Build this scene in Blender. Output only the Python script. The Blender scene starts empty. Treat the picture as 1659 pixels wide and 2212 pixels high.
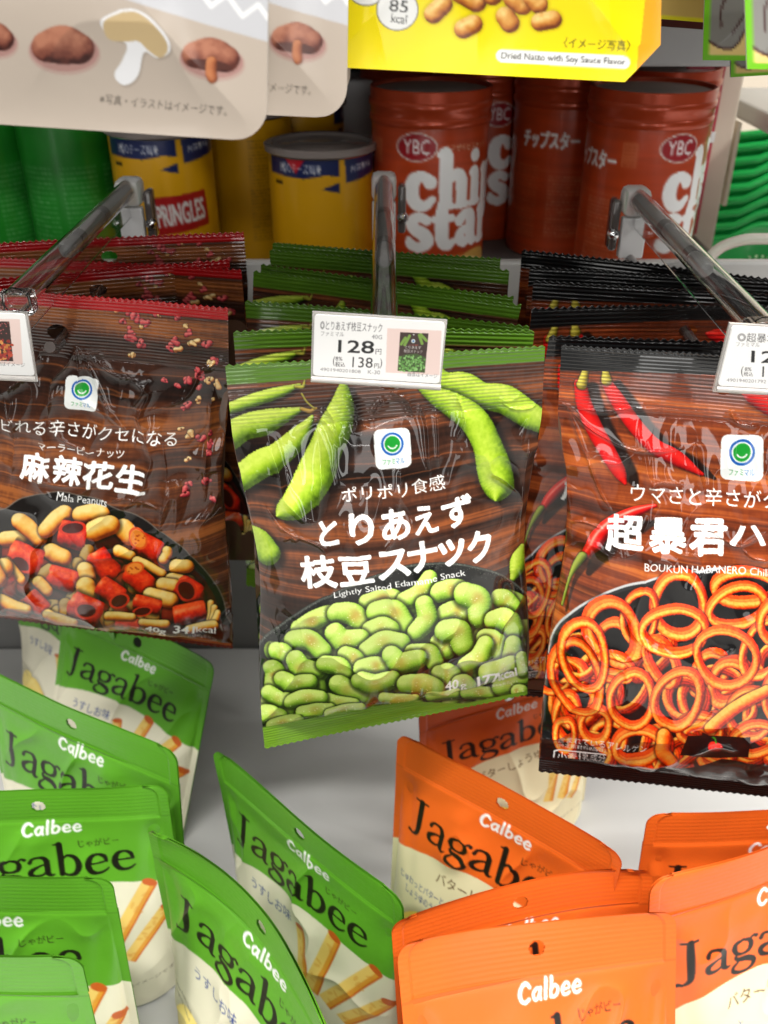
import bpy, bmesh, math, random
import numpy as np

scene = bpy.context.scene
COL = scene.collection
rng = np.random.default_rng(11)

# ------------------------------------------------------------------ camera, light, exposure
H = 0.56                                   # camera height above the lower shelf board
PITCH = math.radians(32.0)
FPX = 2000.0                               # focal length measured on a 1659 x 2212 copy of the photograph
cam_d = bpy.data.cameras.new("camera")
cam = bpy.data.objects.new("camera", cam_d)
COL.objects.link(cam)
cam.location = (0, 0, H)
cam.rotation_euler = (math.pi / 2 - PITCH, 0, 0)
cam_d.sensor_width = 36.0
cam_d.lens = FPX / 2212.0 * 36.0
cam_d.clip_start = 0.01
cam_d.clip_end = 60
cam_d.dof.use_dof = True
cam_d.dof.focus_distance = 0.405
cam_d.dof.aperture_fstop = 12.0
scene.camera = cam

world = bpy.data.worlds.new("World")
scene.world = world
world.use_nodes = True
bg = world.node_tree.nodes["Background"]
bg.inputs[0].default_value = (0.95, 0.97, 1.0, 1)
bg.inputs[1].default_value = 0.04


def area(name, loc, rot, sx, sy, power, color=(1, 0.985, 0.95)):
    l = bpy.data.lights.new(name, 'AREA')
    l.shape = 'RECTANGLE'
    l.size, l.size_y = sx, sy
    l.energy = power
    l.color = color
    o = bpy.data.objects.new(name, l)
    COL.objects.link(o)
    o.location = loc
    o.rotation_euler = rot
    return o


# shop ceiling: rows of tube lights over the aisle and on towards the far side of the shop
CZ = H + 1.75
for yy, pw, ln, wd in ((-0.30, 66, 1.4, .14), (-1.2, 15, 1.4, .06), (-2.7, 8, 1.5, .04), (-4.4, 10, 1.6, .035), (-7.0, 13, 1.6, .03)):
    for xx in (-1.65, 0.1, 1.85):
        area("overhead_light", (xx, yy, CZ), (0, 0, 0), ln, wd, pw)
# upright panels added so the bag film reflects pale streaks and patches
for xx, wd, pw in ((-1.0, .30, 6), (0.16, .24, 8), (0.75, .30, 6)):
    area("film_streak_light", (xx, -2.1, H + 0.25), (math.radians(88), 0, 0), wd, 1.5, pw)
# panel added on the right to brighten the stacked green baskets
area("overhead_light", (1.75, 0.45, 2.15), (0, 0, 0), 0.5, 1.2, 75)

scene.view_settings.view_transform = 'Standard'
scene.view_settings.look = 'None'
scene.view_settings.gamma = 1
scene.view_settings.exposure = -0.10
scene.view_settings.use_curve_mapping = False

# ------------------------------------------------------------------ measuring helpers
CP, SP = math.cos(PITCH), math.sin(PITCH)
Cc = np.array([0, 0, H])


def ray(px, py):
    a = (px - 829.5) / FPX
    v = (1106 - py) / FPX
    return np.array([a, CP + v * SP, -SP + v * CP])


def PD(px, py, d):
    return Cc + d * ray(px, py)


def PY(px, py, y):
    r = ray(px, py)
    return Cc + r * (y / r[1])


def PZ(px, py, drop):                      # point that lies `drop` below the camera
    r = ray(px, py)
    return Cc + r * (-drop / r[2])


def project(P):
    q = P - Cc
    d = q[..., 1] * CP - q[..., 2] * SP
    v = (q[..., 1] * SP + q[..., 2] * CP) / d
    return 829.5 + FPX * q[..., 0] / d, 1106 - FPX * v


# ------------------------------------------------------------------ noise
def _hash(ix, iy, seed):
    h = (ix.astype(np.int64) * 374761393 + iy.astype(np.int64) * 668265263 + seed * 1442695041) & 0xFFFFFFFF
    h = ((h ^ (h >> 13)) * 1274126177) & 0xFFFFFFFF
    return ((h ^ (h >> 16)) & 0xFFFF) / 65535.0


def vnoise(x, y, seed=0):
    x, y = np.broadcast_arrays(np.asarray(x, float), np.asarray(y, float))
    ix, iy = np.floor(x), np.floor(y)
    fx, fy = x - ix, y - iy
    fx = fx * fx * fx * (fx * (fx * 6 - 15) + 10)
    fy = fy * fy * fy * (fy * (fy * 6 - 15) + 10)
    a, b = _hash(ix, iy, seed), _hash(ix + 1, iy, seed)
    c, d = _hash(ix, iy + 1, seed), _hash(ix + 1, iy + 1, seed)
    return (a + (b - a) * fx) * (1 - fy) + (c + (d - c) * fx) * fy


def fbm(x, y, seed=0, oct=4):
    s, a, t = 0, 0.5, 0
    for k in range(oct):
        s = s + a * vnoise(x * 2 ** k, y * 2 ** k, seed + 17 * k)
        t += a
        a *= 0.5
    return s / t


def sstep(a, b, x):
    t = np.clip((x - a) / (b - a), 0, 1)
    return t * t * (3 - 2 * t)


def lin(c):
    c = np.asarray(c, float)
    return np.where(c <= 0.04045, c / 12.92, ((np.maximum(c, 0) + 0.055) / 1.055) ** 2.4)


def rgb(r, g, b):
    return np.array([r, g, b]) / 255.0


# ------------------------------------------------------------------ materials
def new_mat(name):
    m = bpy.data.materials.new(name)
    m.use_nodes = True
    nt = m.node_tree
    return m, nt, nt.nodes["Principled BSDF"]


def printed(name, rough=0.35, coat=0.0, coat_rough=0.05, bump=0.0, bump_scale=600, spec=0.5, metal=0.0):
    """Printed film or paper: the ink comes from the mesh's own colour layer."""
    m, nt, p = new_mat(name)
    a = nt.nodes.new("ShaderNodeAttribute")
    a.attribute_name = "ink"
    nt.links.new(a.outputs["Color"], p.inputs["Base Color"])
    p.inputs["Roughness"].default_value = rough
    p.inputs["Specular IOR Level"].default_value = spec
    p.inputs["Metallic"].default_value = metal
    p.inputs["Coat Weight"].default_value = coat
    p.inputs["Coat Roughness"].default_value = coat_rough
    tc = nt.nodes.new("ShaderNodeTexCoord")
    n = nt.nodes.new("ShaderNodeTexNoise")
    n.inputs["Scale"].default_value = bump_scale
    n.inputs["Detail"].default_value = 4
    nt.links.new(tc.outputs["Object"], n.inputs["Vector"])
    mr = nt.nodes.new("ShaderNodeMapRange")
    mr.inputs["To Min"].default_value = rough * 0.8
    mr.inputs["To Max"].default_value = rough * 1.25
    nt.links.new(n.outputs["Fac"], mr.inputs["Value"])
    nt.links.new(mr.outputs["Result"], p.inputs["Roughness"])
    if bump > 0:
        b = nt.nodes.new("ShaderNodeBump")
        b.inputs["Strength"].default_value = bump
        b.inputs["Distance"].default_value = 0.0004
        nt.links.new(n.outputs["Fac"], b.inputs["Height"])
        nt.links.new(b.outputs["Normal"], p.inputs["Normal"])
        nt.links.new(b.outputs["Normal"], p.inputs["Coat Normal"])
    return m


def plain(name, c, rough=0.4, metal=0.0, coat=0.0, var=0.06, scale=40, spec=0.5, trans=0.0, ior=1.45, bump=0.0):
    m, nt, p = new_mat(name)
    tc = nt.nodes.new("ShaderNodeTexCoord")
    n = nt.nodes.new("ShaderNodeTexNoise")
    n.inputs["Scale"].default_value = scale
    n.inputs["Detail"].default_value = 5
    nt.links.new(tc.outputs["Object"], n.inputs["Vector"])
    mix = nt.nodes.new("ShaderNodeMix")
    mix.data_type = 'RGBA'
    c = np.array(c, float)
    mix.inputs[6].default_value = (*np.clip(c * (1 - var), 0, 1), 1)
    mix.inputs[7].default_value = (*np.clip(c * (1 + var), 0, 1), 1)
    nt.links.new(n.outputs["Fac"], mix.inputs[0])
    nt.links.new(mix.outputs[2], p.inputs["Base Color"])
    p.inputs["Roughness"].default_value = rough
    p.inputs["Metallic"].default_value = metal
    p.inputs["Coat Weight"].default_value = coat
    p.inputs["Specular IOR Level"].default_value = spec
    p.inputs["Transmission Weight"].default_value = trans
    p.inputs["IOR"].default_value = ior
    if bump > 0:
        b = nt.nodes.new("ShaderNodeBump")
        b.inputs["Strength"].default_value = bump
        b.inputs["Distance"].default_value = 0.001
        nt.links.new(n.outputs["Fac"], b.inputs["Height"])
        nt.links.new(b.outputs["Normal"], p.inputs["Normal"])
    return m


M_FILM = printed("glossy_printed_film", 0.42, 0.85, 0.035, 0.0, 260, spec=0.12)
M_SEAL = printed("crimped_printed_film", 0.34, 0.8, 0.05, 0.05, 300, spec=0.2)
M_POUCH = printed("satin_pouch_film", 0.44, 0.22, 0.2, 0.12, 350, spec=0.4)
M_UPPER = printed("semi_gloss_pouch_film", 0.42, 0.30, 0.12, 0.10, 220, spec=0.2)
M_CAN = printed("printed_can_paper", 0.30, 0.35, 0.15, 0.03, 300)
M_CARD = printed("printed_card", 0.5, 0.35, 0.08, 0.0, 200)
M_CLEAR = plain("clear_plastic", (0.99, 0.99, 0.99), 0.03, trans=1.0, ior=1.40, var=0.01)
M_SMOKE = plain("smoky_clear_plastic", (0.10, 0.085, 0.08), 0.12, coat=0.6, var=0.2)
M_FROST = plain("frosted_plastic", (0.85, 0.85, 0.84), 0.3, trans=0.5, var=0.04)
M_WHITEP = plain("white_plastic", (0.74, 0.74, 0.74), 0.35, var=0.03)
M_METAL = plain("polished_metal", (0.75, 0.75, 0.76), 0.16, metal=1.0, var=0.05)
M_DKMET = plain("dark_collar_plastic", (0.40, 0.39, 0.38), 0.3, var=0.1)
M_SHELF = plain("white_enamel", (0.44, 0.435, 0.42), 0.32, var=0.05, scale=9, bump=0.02)
M_BACK = plain("grey_enamel", (0.15, 0.147, 0.143), 0.5, var=0.06, scale=12)
M_RAIL = plain("pale_grey_enamel", (0.46, 0.455, 0.46), 0.45, var=0.04, scale=10)
M_CREAMP = plain("cream_enamel", (0.72, 0.62, 0.50), 0.45, var=0.04, scale=14)
M_GREENP = plain("green_basket_plastic", (0.015, 0.46, 0.09), 0.26, coat=0.4, var=0.1, scale=20)
M_FLOOR = plain("pale_vinyl", (0.45, 0.44, 0.42), 0.35, var=0.1, scale=6)
M_LID = plain("clear_lid_plastic", (0.36, 0.31, 0.29), 0.12, trans=0.35, var=0.05)
M_FOIL = plain("dull_foil", (0.52, 0.47, 0.43), 0.45, metal=0.25, var=0.15, scale=60)
M_REDP = plain("red_packet_paper", (0.42, 0.035, 0.06), 0.4, var=0.15, scale=20)
M_HOOP = plain("milky_clear_plastic", (0.80, 0.76, 0.68), 0.15, trans=0.45, var=0.03)


# ------------------------------------------------------------------ mesh helpers
def mesh_obj(name, V, F, mat, parent=None, cols=None, smooth=True, origin=None):
    V = np.asarray(V, float).reshape(-1, 3)
    org = np.zeros(3)
    if parent is not None:
        p = parent
        while p is not None:
            org = org + np.array(p.location)
            p = p.parent
    elif origin is not None:
        org = np.array(origin, float)
    V = V - org
    me = bpy.data.meshes.new(name)
    if isinstance(F, np.ndarray):
        k = F.shape[1]
        me.vertices.add(len(V))
        me.vertices.foreach_set("co", V.astype(np.float32).ravel())
        me.loops.add(F.size)
        me.loops.foreach_set("vertex_index", F.astype(np.int32).ravel())
        me.polygons.add(len(F))
        me.polygons.foreach_set("loop_start", (np.arange(len(F)) * k).astype(np.int32))
        me.polygons.foreach_set("loop_total", np.full(len(F), k, np.int32))
        me.update(calc_edges=True)
    else:
        me.from_pydata([tuple(v) for v in V], [], [tuple(int(i) for i in f) for f in F])
    me.polygons.foreach_set("use_smooth", np.full(len(me.polygons), bool(smooth)))
    if cols is not None:
        ca = me.color_attributes.new("ink", 'FLOAT_COLOR', 'POINT')
        c4 = np.ones((len(V), 4), np.float32)
        c4[:, :3] = cols
        ca.data.foreach_set("color", c4.ravel())
    me.materials.append(mat)
    o = bpy.data.objects.new(name, me)
    COL.objects.link(o)
    if parent is not None:
        o.parent = parent
    else:
        o.location = org
    return o


def tag(o, label=None, cat=None, group=None, kind=None):
    if label: o["label"] = label
    if cat: o["category"] = cat
    if group: o["group"] = group
    if kind: o["kind"] = kind
    return o


def empty(name, loc, label=None, cat=None, group=None):
    o = bpy.data.objects.new(name, None)
    o.empty_display_size = 0.02
    COL.objects.link(o)
    o.location = tuple(float(c) for c in loc)
    return tag(o, label, cat, group)


def grid_faces(nv, nu, keep=None, off=0, flip=False):
    i, j = np.meshgrid(np.arange(nv - 1), np.arange(nu - 1), indexing='ij')
    a = i * nu + j
    f = np.stack([a, a + nu, a + nu + 1, a + 1], -1)
    if flip:
        f = f[..., ::-1]
    if keep is not None:
        f = f[keep]
    return f.reshape(-1, 4) + off


class MB:
    """Collects boxes, tubes and lathes into one mesh."""
    def __init__(s):
        s.V, s.F, s.n = [], [], 0

    def add(s, V, F):
        V = np.asarray(V, float)
        s.V.append(V)
        s.F += [tuple(int(i) + s.n for i in f) for f in F]
        s.n += len(V)
        return s

    def box(s, a, b, r=0.0):
        a, b = np.minimum(a, b).astype(float), np.maximum(a, b).astype(float)
        bm = bmesh.new()
        bmesh.ops.create_cube(bm, size=1.0)
        for v in bm.verts:
            v.co = (a + b) / 2 + np.array(v.co) * (b - a)
        r = r or min(b - a) * 0.1
        bmesh.ops.bevel(bm, geom=bm.edges[:], offset=r, segments=2, affect='EDGES', profile=0.5)
        bm.verts.index_update()
        s.add([v.co[:] for v in bm.verts], [[v.index for v in f.verts] for f in bm.faces])
        bm.free()
        return s

    def tube(s, pts, r, n=12, caps=True, closed=False):
        pts = np.asarray(pts, float)
        m = len(pts)
        rr = np.broadcast_to(np.asarray(r, float), (m,))
        V = []
        up0 = np.array([0.123, 0.31, 0.94])
        for k in range(m):
            if closed:
                t = pts[(k + 1) % m] - pts[k - 1]
            else:
                t = pts[min(k + 1, m - 1)] - pts[max(k - 1, 0)]
            t = t / (np.linalg.norm(t) + 1e-12)
            a = np.cross(t, up0); a /= np.linalg.norm(a) + 1e-12
            b = np.cross(t, a)
            for q in range(n):
                th = 2 * math.pi * q / n
                V.append(pts[k] + rr[k] * (a * math.cos(th) + b * math.sin(th)))
        F = []
        for k in range(m if closed else m - 1):
            k2 = (k + 1) % m
            for q in range(n):
                q2 = (q + 1) % n
                F.append((k * n + q, k * n + q2, k2 * n + q2, k2 * n + q))
        if caps and not closed:
            F.append(tuple(range(n))[::-1])
            F.append(tuple((m - 1) * n + q for q in range(n)))
        return s.add(V, F)

    def lathe(s, prof, c, n=48, axis='z'):
        V, F = [], []
        m = len(prof)
        for (r, h) in prof:
            for q in range(n):
                th = 2 * math.pi * q / n
                if axis == 'z':
                    V.append((c[0] + r * math.cos(th), c[1] + r * math.sin(th), c[2] + h))
                elif axis == 'y':
                    V.append((c[0] + r * math.cos(th), c[1] + h, c[2] + r * math.sin(th)))
                else:
                    V.append((c[0] + h, c[1] + r * math.cos(th), c[2] + r * math.sin(th)))
        for k in range(m - 1):
            for q in range(n):
                q2 = (q + 1) % n
                F.append((k * n + q, k * n + q2, k * n + n + q2, k * n + n + q))
        return s.add(V, F)

    def build(s, name, mat, parent=None, smooth=False, origin=None):
        o = mesh_obj(name, np.concatenate(s.V), s.F, mat, parent, smooth=smooth, origin=origin)
        bm = bmesh.new()
        bm.from_mesh(o.data)
        bmesh.ops.recalc_face_normals(bm, faces=bm.faces[:])
        bm.to_mesh(o.data)
        bm.free()
        if smooth:
            o.data.set_sharp_from_angle(angle=math.radians(40))
        return o


def smooth_line(pts, n=6):
    """Catmull-Rom through points (any dimension)."""
    P = np.asarray(pts, float)
    if len(P) < 3:
        t = np.linspace(0, 1, n + 1)[:, None]
        return P[0] * (1 - t) + P[1] * t if len(P) == 2 else P
    Q = np.vstack([2 * P[0] - P[1], P, 2 * P[-1] - P[-2]])
    out = []
    for k in range(1, len(Q) - 2):
        p0, p1, p2, p3 = Q[k - 1], Q[k], Q[k + 1], Q[k + 2]
        for t in np.linspace(0, 1, n, endpoint=False):
            out.append(0.5 * ((2 * p1) + (-p0 + p2) * t + (2 * p0 - 5 * p1 + 4 * p2 - p3) * t * t + (-p0 + 3 * p1 - 3 * p2 + p3) * t ** 3))
    out.append(P[-1])
    return np.array(out)


# ------------------------------------------------------------------ lettering outlines
_txt_cache = {}


def text_tris(s):
    key = s
    if key in _txt_cache:
        return _txt_cache[key]
    c = bpy.data.curves.new("lettering", 'FONT')
    c.body = s
    c.resolution_u = 3
    o = bpy.data.objects.new("lettering", c)
    COL.objects.link(o)
    dg = bpy.context.evaluated_depsgraph_get()
    dg.update()
    ev = o.evaluated_get(dg)
    me = ev.to_mesh()
    me.calc_loop_triangles()
    V = np.array([v.co[:2] for v in me.vertices])
    T = np.array([t.vertices[:] for t in me.loop_triangles])
    ev.to_mesh_clear()
    bpy.data.objects.remove(o)
    bpy.data.curves.remove(c)
    _txt_cache[key] = (V, T)
    return V, T


# strokes (x, y, half width) in units of the x-height, y up
SERIF = {
    'J': ([[(.44, 1.5, .12), (.44, .9, .12), (.44, .2, .12), (.4, -.1, .09), (.24, -.27, .05), (.06, -.24, .07)], [(.2, 1.52, .045), (.68, 1.52, .045)]], .80),
    'a': ([[(.63, .72, .11), (.63, .4, .11), (.63, .14, .11), (.72, .02, .06), (.82, .06, .03)],
           [(.13, .76, .08), (.2, .92, .055), (.38, .97, .055), (.55, .9, .085), (.63, .7, .11)],
           [(.6, .58, .04), (.36, .49, .05), (.13, .3, .1), (.15, .09, .09), (.32, .03, .06), (.5, .1, .045), (.6, .25, .04)]], .88),
    'g': ([[(.38, .96, .045), (.15, .86, .08), (.1, .66, .1), (.18, .45, .07), (.38, .38, .045), (.58, .47, .08), (.64, .67, .1), (.58, .87, .07), (.38, .96, .045)],
           [(.58, .86, .045), (.72, .98, .05), (.82, .94, .07)],
           [(.22, .42, .04), (.12, .3, .05), (.22, .19, .075), (.52, .13, .1), (.72, -.04, .1), (.62, -.28, .06), (.34, -.37, .05), (.07, -.28, .08), (.05, -.1, .06), (.2, .08, .04)]], .84),
    'b': ([[(.18, 1.55, .115), (.18, .8, .115), (.18, .06, .1)], [(.02, 1.55, .035), (.18, 1.57, .06)],
           [(.2, .74, .04), (.38, .95, .055), (.62, .86, .09), (.73, .5, .12), (.62, .14, .09), (.4, .02, .055), (.2, .12, .05)]], .92),
    'e': ([[(.1, .53, .04), (.62, .56, .04)],
           [(.66, .57, .06), (.6, .84, .08), (.4, .97, .055), (.2, .86, .09), (.1, .5, .12), (.19, .15, .1), (.4, .02, .065), (.6, .1, .05), (.71, .22, .03)]], .80),
}
ROUND = {
    'C': ([[(.9, 1.1, .15), (.62, 1.36, .14), (.3, 1.2, .15), (.14, .7, .16), (.3, .22, .15), (.6, .08, .14), (.9, .27, .13)]], 1.04),
    'a': ([[(.72, .8, .12), (.42, .92, .12), (.16, .55, .13), (.32, .12, .12), (.58, .3, .12), (.72, .82, .12)], [(.74, .92, .12), (.7, .4, .12), (.78, .1, .12)]], .98),
    'l': ([[(.18, 1.48, .14), (.16, .8, .14), (.16, .1, .14)]], .42),
    'b': ([[(.2, 1.48, .13), (.16, .8, .13), (.16, .12, .12)], [(.18, .6, .11), (.42, .92, .12), (.7, .7, .13), (.66, .28, .13), (.4, .09, .12), (.18, .25, .11)]], .92),
    'e': ([[(.15, .5, .1), (.45, .5, .09), (.7, .56, .1), (.6, .86, .12), (.36, .92, .12), (.14, .55, .14), (.26, .16, .13), (.5, .08, .12), (.74, .22, .11)]], .88),
}
FAT = {
    'c': ([[(.78, .72, .2), (.55, .9, .13), (.28, .78, .2), (.18, .45, .22), (.32, .14, .19), (.6, .08, .15), (.84, .25, .11)]], 1.0),
    'h': ([[(.1, 1.45, .1), (.28, 1.42, .2), (.26, .8, .2), (.26, .1, .2)], [(.08, .02, .1), (.46, .02, .1)], [(.3, .7, .14), (.6, .9, .16), (.8, .7, .2), (.8, .1, .2)], [(.64, .02, .1), (1.0, .02, .1)]], 1.1),
    'i': ([[(.1, .86, .1), (.26, .82, .19), (.26, .1, .2)], [(.06, .02, .1), (.46, .02, .1)], [(.26, 1.32, .19), (.27, 1.3, .19)]], .56),
    'p': ([[(.1, .86, .1), (.26, .82, .2), (.26, .1, .2), (.26, -.4, .2)], [(.08, -.48, .1), (.46, -.48, .1)], [(.3, .75, .12), (.6, .9, .16), (.84, .5, .21), (.6, .08, .16), (.3, .15, .12)]], 1.08),
    's': ([[(.7, .8, .14), (.45, .9, .14), (.22, .74, .18), (.32, .56, .18), (.58, .42, .2), (.7, .22, .19), (.46, .06, .15), (.18, .14, .15), (.12, .26, .1)]], .88),
    't': ([[(.3, 1.2, .14), (.3, .8, .2), (.3, .25, .2), (.46, .08, .16), (.66, .16, .1)], [(.06, .82, .11), (.62, .82, .11)]], .7),
    'a': ([[(.2, .72, .17), (.42, .9, .13), (.64, .75, .2), (.66, .2, .2), (.8, .06, .12), (.92, .1, .07)], [(.6, .52, .08), (.3, .42, .14), (.2, .22, .18), (.38, .08, .14), (.58, .2, .1)]], .96),
    'r': ([[(.1, .86, .1), (.26, .82, .2), (.26, .1, .2)], [(.08, .02, .1), (.5, .02, .1)], [(.34, .66, .12), (.55, .86, .14), (.7, .8, .18)]], .8),
    ' ': ([], .4),
}


# ------------------------------------------------------------------ printing canvas
class Canvas:
    def __init__(s, w, h, ss=2, base=(1, 1, 1)):
        s.w, s.h, s.ss = w, h, ss
        s.W, s.Hh = w * ss, h * ss
        s.a = np.ones((s.Hh, s.W, 3), np.float32) * np.asarray(base, np.float32)
        s.inv = None
        s.pxy = None
        s.k = (1.0, 0.0, 1.0, 0.0)         # user -> measured
        s.unit = 1.0                       # canvas px per user unit when inv is None

    def on(s, S):
        """draw as seen on the surface S from the camera"""
        s.inv = Inv(S)
        def up(A):
            n, m = A.shape
            i = np.clip((np.arange(s.Hh) - (s.ss - 1) / 2) / s.ss, 0, n - 1.001)
            j = np.clip((np.arange(s.W) - (s.ss - 1) / 2) / s.ss, 0, m - 1.001)
            i0, j0 = i.astype(int), j.astype(int)
            fi, fj = (i - i0)[:, None], (j - j0)[None]
            return ((A[i0][:, j0] * (1 - fi) + A[i0 + 1][:, j0] * fi) * (1 - fj) + (A[i0][:, j0 + 1] * (1 - fi) + A[i0 + 1][:, j0 + 1] * fi) * fj).astype(np.float32)
        s.pxy = (up(s.inv.X), up(s.inv.Y))

    def crop(s, kx, ox, oy):
        s.k = (kx, ox, kx, oy)

    def T(s, pts):
        p = np.asarray(pts, float).reshape(-1, 2)
        q = np.stack([p[:, 0] * s.k[0] + s.k[1], p[:, 1] * s.k[2] + s.k[3]], -1)
        if s.inv is None:
            return q * s.unit * s.ss
        return s.inv(q) * s.ss + (s.ss - 1) / 2

    def sc(s, p):
        p = np.asarray(p, float)
        e = s.k[0] and 3.0
        q = s.T([p, p + (e, 0), p + (0, e)])
        a, b = (q[1] - q[0]) / e, (q[2] - q[0]) / e
        return math.sqrt(abs(a[0] * b[1] - a[1] * b[0]) + 1e-9)

    def box(s, q, m):
        x0 = max(int(math.floor(q[:, 0].min() - m)), 0); x1 = min(int(math.ceil(q[:, 0].max() + m)) + 1, s.W)
        y0 = max(int(math.floor(q[:, 1].min() - m)), 0); y1 = min(int(math.ceil(q[:, 1].max() + m)) + 1, s.Hh)
        if x1 <= x0 or y1 <= y0:
            return None
        yy, xx = np.mgrid[y0:y1, x0:x1].astype(np.float32)
        return slice(y0, y1), slice(x0, x1), xx, yy

    def put(s, sl, mask, color):
        a = s.a[sl[0], sl[1]]
        m = mask[..., None]
        a[:] = a * (1 - m) + np.asarray(color, np.float32) * m

    def poly(s, pts, color, alpha=1.0):
        q = s.T(pts)
        b = s.box(q, 1)
        if b is None:
            return
        sl, xx, yy = b[:2], b[2], b[3]
        m = np.zeros(xx.shape, bool)
        n = len(q)
        for i in range(n):
            (x0, y0), (x1, y1) = q[i], q[(i + 1) % n]
            if y0 == y1:
                continue
            c = (yy >= min(y0, y1)) & (yy < max(y0, y1))
            xi = x0 + (yy - y0) * (x1 - x0) / (y1 - y0)
            m ^= c & (xx < xi)
        if callable(color):
            color = color(xx, yy)
        s.put(sl, m.astype(np.float32) * alpha, color)

    def ell(s, c, rx, ry, color, ang=0, alpha=1.0, n=48):
        t = np.linspace(0, 2 * math.pi, n, endpoint=False)
        ca, sa = math.cos(math.radians(ang)), math.sin(math.radians(ang))
        x, y = rx * np.cos(t), ry * np.sin(t)
        s.poly(np.stack([c[0] + x * ca - y * sa, c[1] + x * sa + y * ca], -1), color, alpha)

    def rrect(s, quad, r, color, alpha=1.0):
        """rounded quadrilateral given by its corners (clockwise from top left)"""
        Q = np.asarray(quad, float)
        out = []
        for i in range(4):
            p, a, b = Q[i], Q[i - 1], Q[(i + 1) % 4]
            da, db = (a - p) / np.linalg.norm(a - p), (b - p) / np.linalg.norm(b - p)
            for t in np.linspace(0, 1, 7):
                out.append(p + da * r * (1 - t) ** 2 + db * r * t ** 2)
        s.poly(out, color, alpha)

    def tris(s, q, T, color, alpha=1.0, fat=0.0):
        b = s.box(q, 2 + fat)
        if b is None:
            return
        ys, xs = b[0], b[1]
        m = np.zeros((ys.stop - ys.start, xs.stop - xs.start), bool)
        oy, ox = ys.start, xs.start
        Hm, Wm = m.shape
        q = q - (ox, oy)
        for (i, j, k) in T:
            A, B, Cq = q[i], q[j], q[k]
            x0 = max(int(min(A[0], B[0], Cq[0])), 0); x1 = min(int(max(A[0], B[0], Cq[0])) + 2, Wm)
            y0 = max(int(min(A[1], B[1], Cq[1])), 0); y1 = min(int(max(A[1], B[1], Cq[1])) + 2, Hm)
            if x1 <= x0 or y1 <= y0:
                continue
            xr = np.arange(x0, x1)[None, :]
            yr = np.arange(y0, y1)[:, None]
            e0 = (B[0] - A[0]) * (yr - A[1]) - (B[1] - A[1]) * (xr - A[0])
            e1 = (Cq[0] - B[0]) * (yr - B[1]) - (Cq[1] - B[1]) * (xr - B[0])
            e2 = (A[0] - Cq[0]) * (yr - Cq[1]) - (A[1] - Cq[1]) * (xr - Cq[0])
            m[y0:y1, x0:x1] |= ((e0 >= 0) & (e1 >= 0) & (e2 >= 0)) | ((e0 <= 0) & (e1 <= 0) & (e2 <= 0))
        if fat >= 0.6:                     # heavier weight: grow the strokes evenly
            g = int(round(fat))
            mm = m.copy()
            for dy in range(-g, g + 1):
                for dx in range(-g, g + 1):
                    if (dx or dy) and dx * dx + dy * dy <= fat * fat + .3:
                        a0, a1 = max(dy, 0), Hm + min(dy, 0)
                        c0, c1 = max(dx, 0), Wm + min(dx, 0)
                        mm[a0:a1, c0:c1] |= m[a0 - dy:a1 - dy, c0 - dx:c1 - dx]
            m = mm
        s.put(b[:2], m.astype(np.float32) * alpha, color)

    def text(s, t, p0, p1, h, color, bold=0.0, alpha=1.0, lean=0.0):
        """t fitted between bottom-left p0 and bottom-right p1, h tall"""
        V, T = text_tris(t)
        lo, hi = V.min(0), V.max(0)
        n = (V - lo) / (hi - lo)
        p0, p1 = np.asarray(p0, float), np.asarray(p1, float)
        d = p1 - p0
        L = np.linalg.norm(d)
        up = np.array([d[1], -d[0]]) / L + lean * d / L
        P = p0 + n[:, :1] * d + n[:, 1:] * h * up
        q = s.T(P)
        em = h / max(hi[1] - lo[1], .3)
        s.tris(q, T, color, alpha, bold * em * s.sc((p0 + p1) / 2))

    def dist(s, q, r, xx, yy):
        """normalised distance to a polyline of varying radius, with nearest direction and parameter"""
        best = np.full(xx.shape, 1e9, np.float32)
        nx = np.zeros_like(best); ny = np.zeros_like(best); tt = np.zeros_like(best)
        n = len(q) - 1
        for i in range(n):
            a, b = q[i], q[i + 1]
            d = b - a
            l2 = d[0] * d[0] + d[1] * d[1] + 1e-9
            t = np.clip(((xx - a[0]) * d[0] + (yy - a[1]) * d[1]) / l2, 0, 1)
            rr = r[i] + (r[i + 1] - r[i]) * t
            dx = (xx - (a[0] + d[0] * t)) / rr
            dy = (yy - (a[1] + d[1] * t)) / rr
            sd = dx * dx + dy * dy
            m = sd < best
            best = np.where(m, sd, best)
            nx = np.where(m, dx, nx); ny = np.where(m, dy, ny); tt = np.where(m, (i + t) / n, tt)
        return np.sqrt(best), nx, ny, tt

    def tube(s, pts, r, ramp, ao=0.5, spec=0.0, tex=0.0, texs=0.08, seed=0, spot=None, flat=False, sm=6, shadow=None, raw=False, alpha=1.0, lift=1.0, fuzz=0.0, square=False):
        P = np.asarray(pts, float)
        if len(P) == 1:
            P = np.vstack([P, P + 0.01])
        R = np.broadcast_to(np.asarray(r, float), (len(P),))
        PR = smooth_line(np.column_stack([P, R]), sm)
        q = s.T(PR[:, :2])
        k = s.sc(P[len(P) // 2])
        rr = np.maximum(PR[:, 2] * k, 0.3)
        b = s.box(q, rr.max() * 2.0 + 3)
        if b is None:
            return
        sl, xx, yy = b[:2], b[2], b[3]
        if s.pxy is not None:              # measure in the plane of the printed picture
            xx = (s.pxy[0][sl[0], sl[1]] - s.k[1]) / s.k[0]
            yy = (s.pxy[1][sl[0], sl[1]] - s.k[3]) / s.k[2]
            q = PR[:, :2]
            rr = np.maximum(PR[:, 2], 0.3 / k)
            texs = texs * k
            k = 1.0
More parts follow.
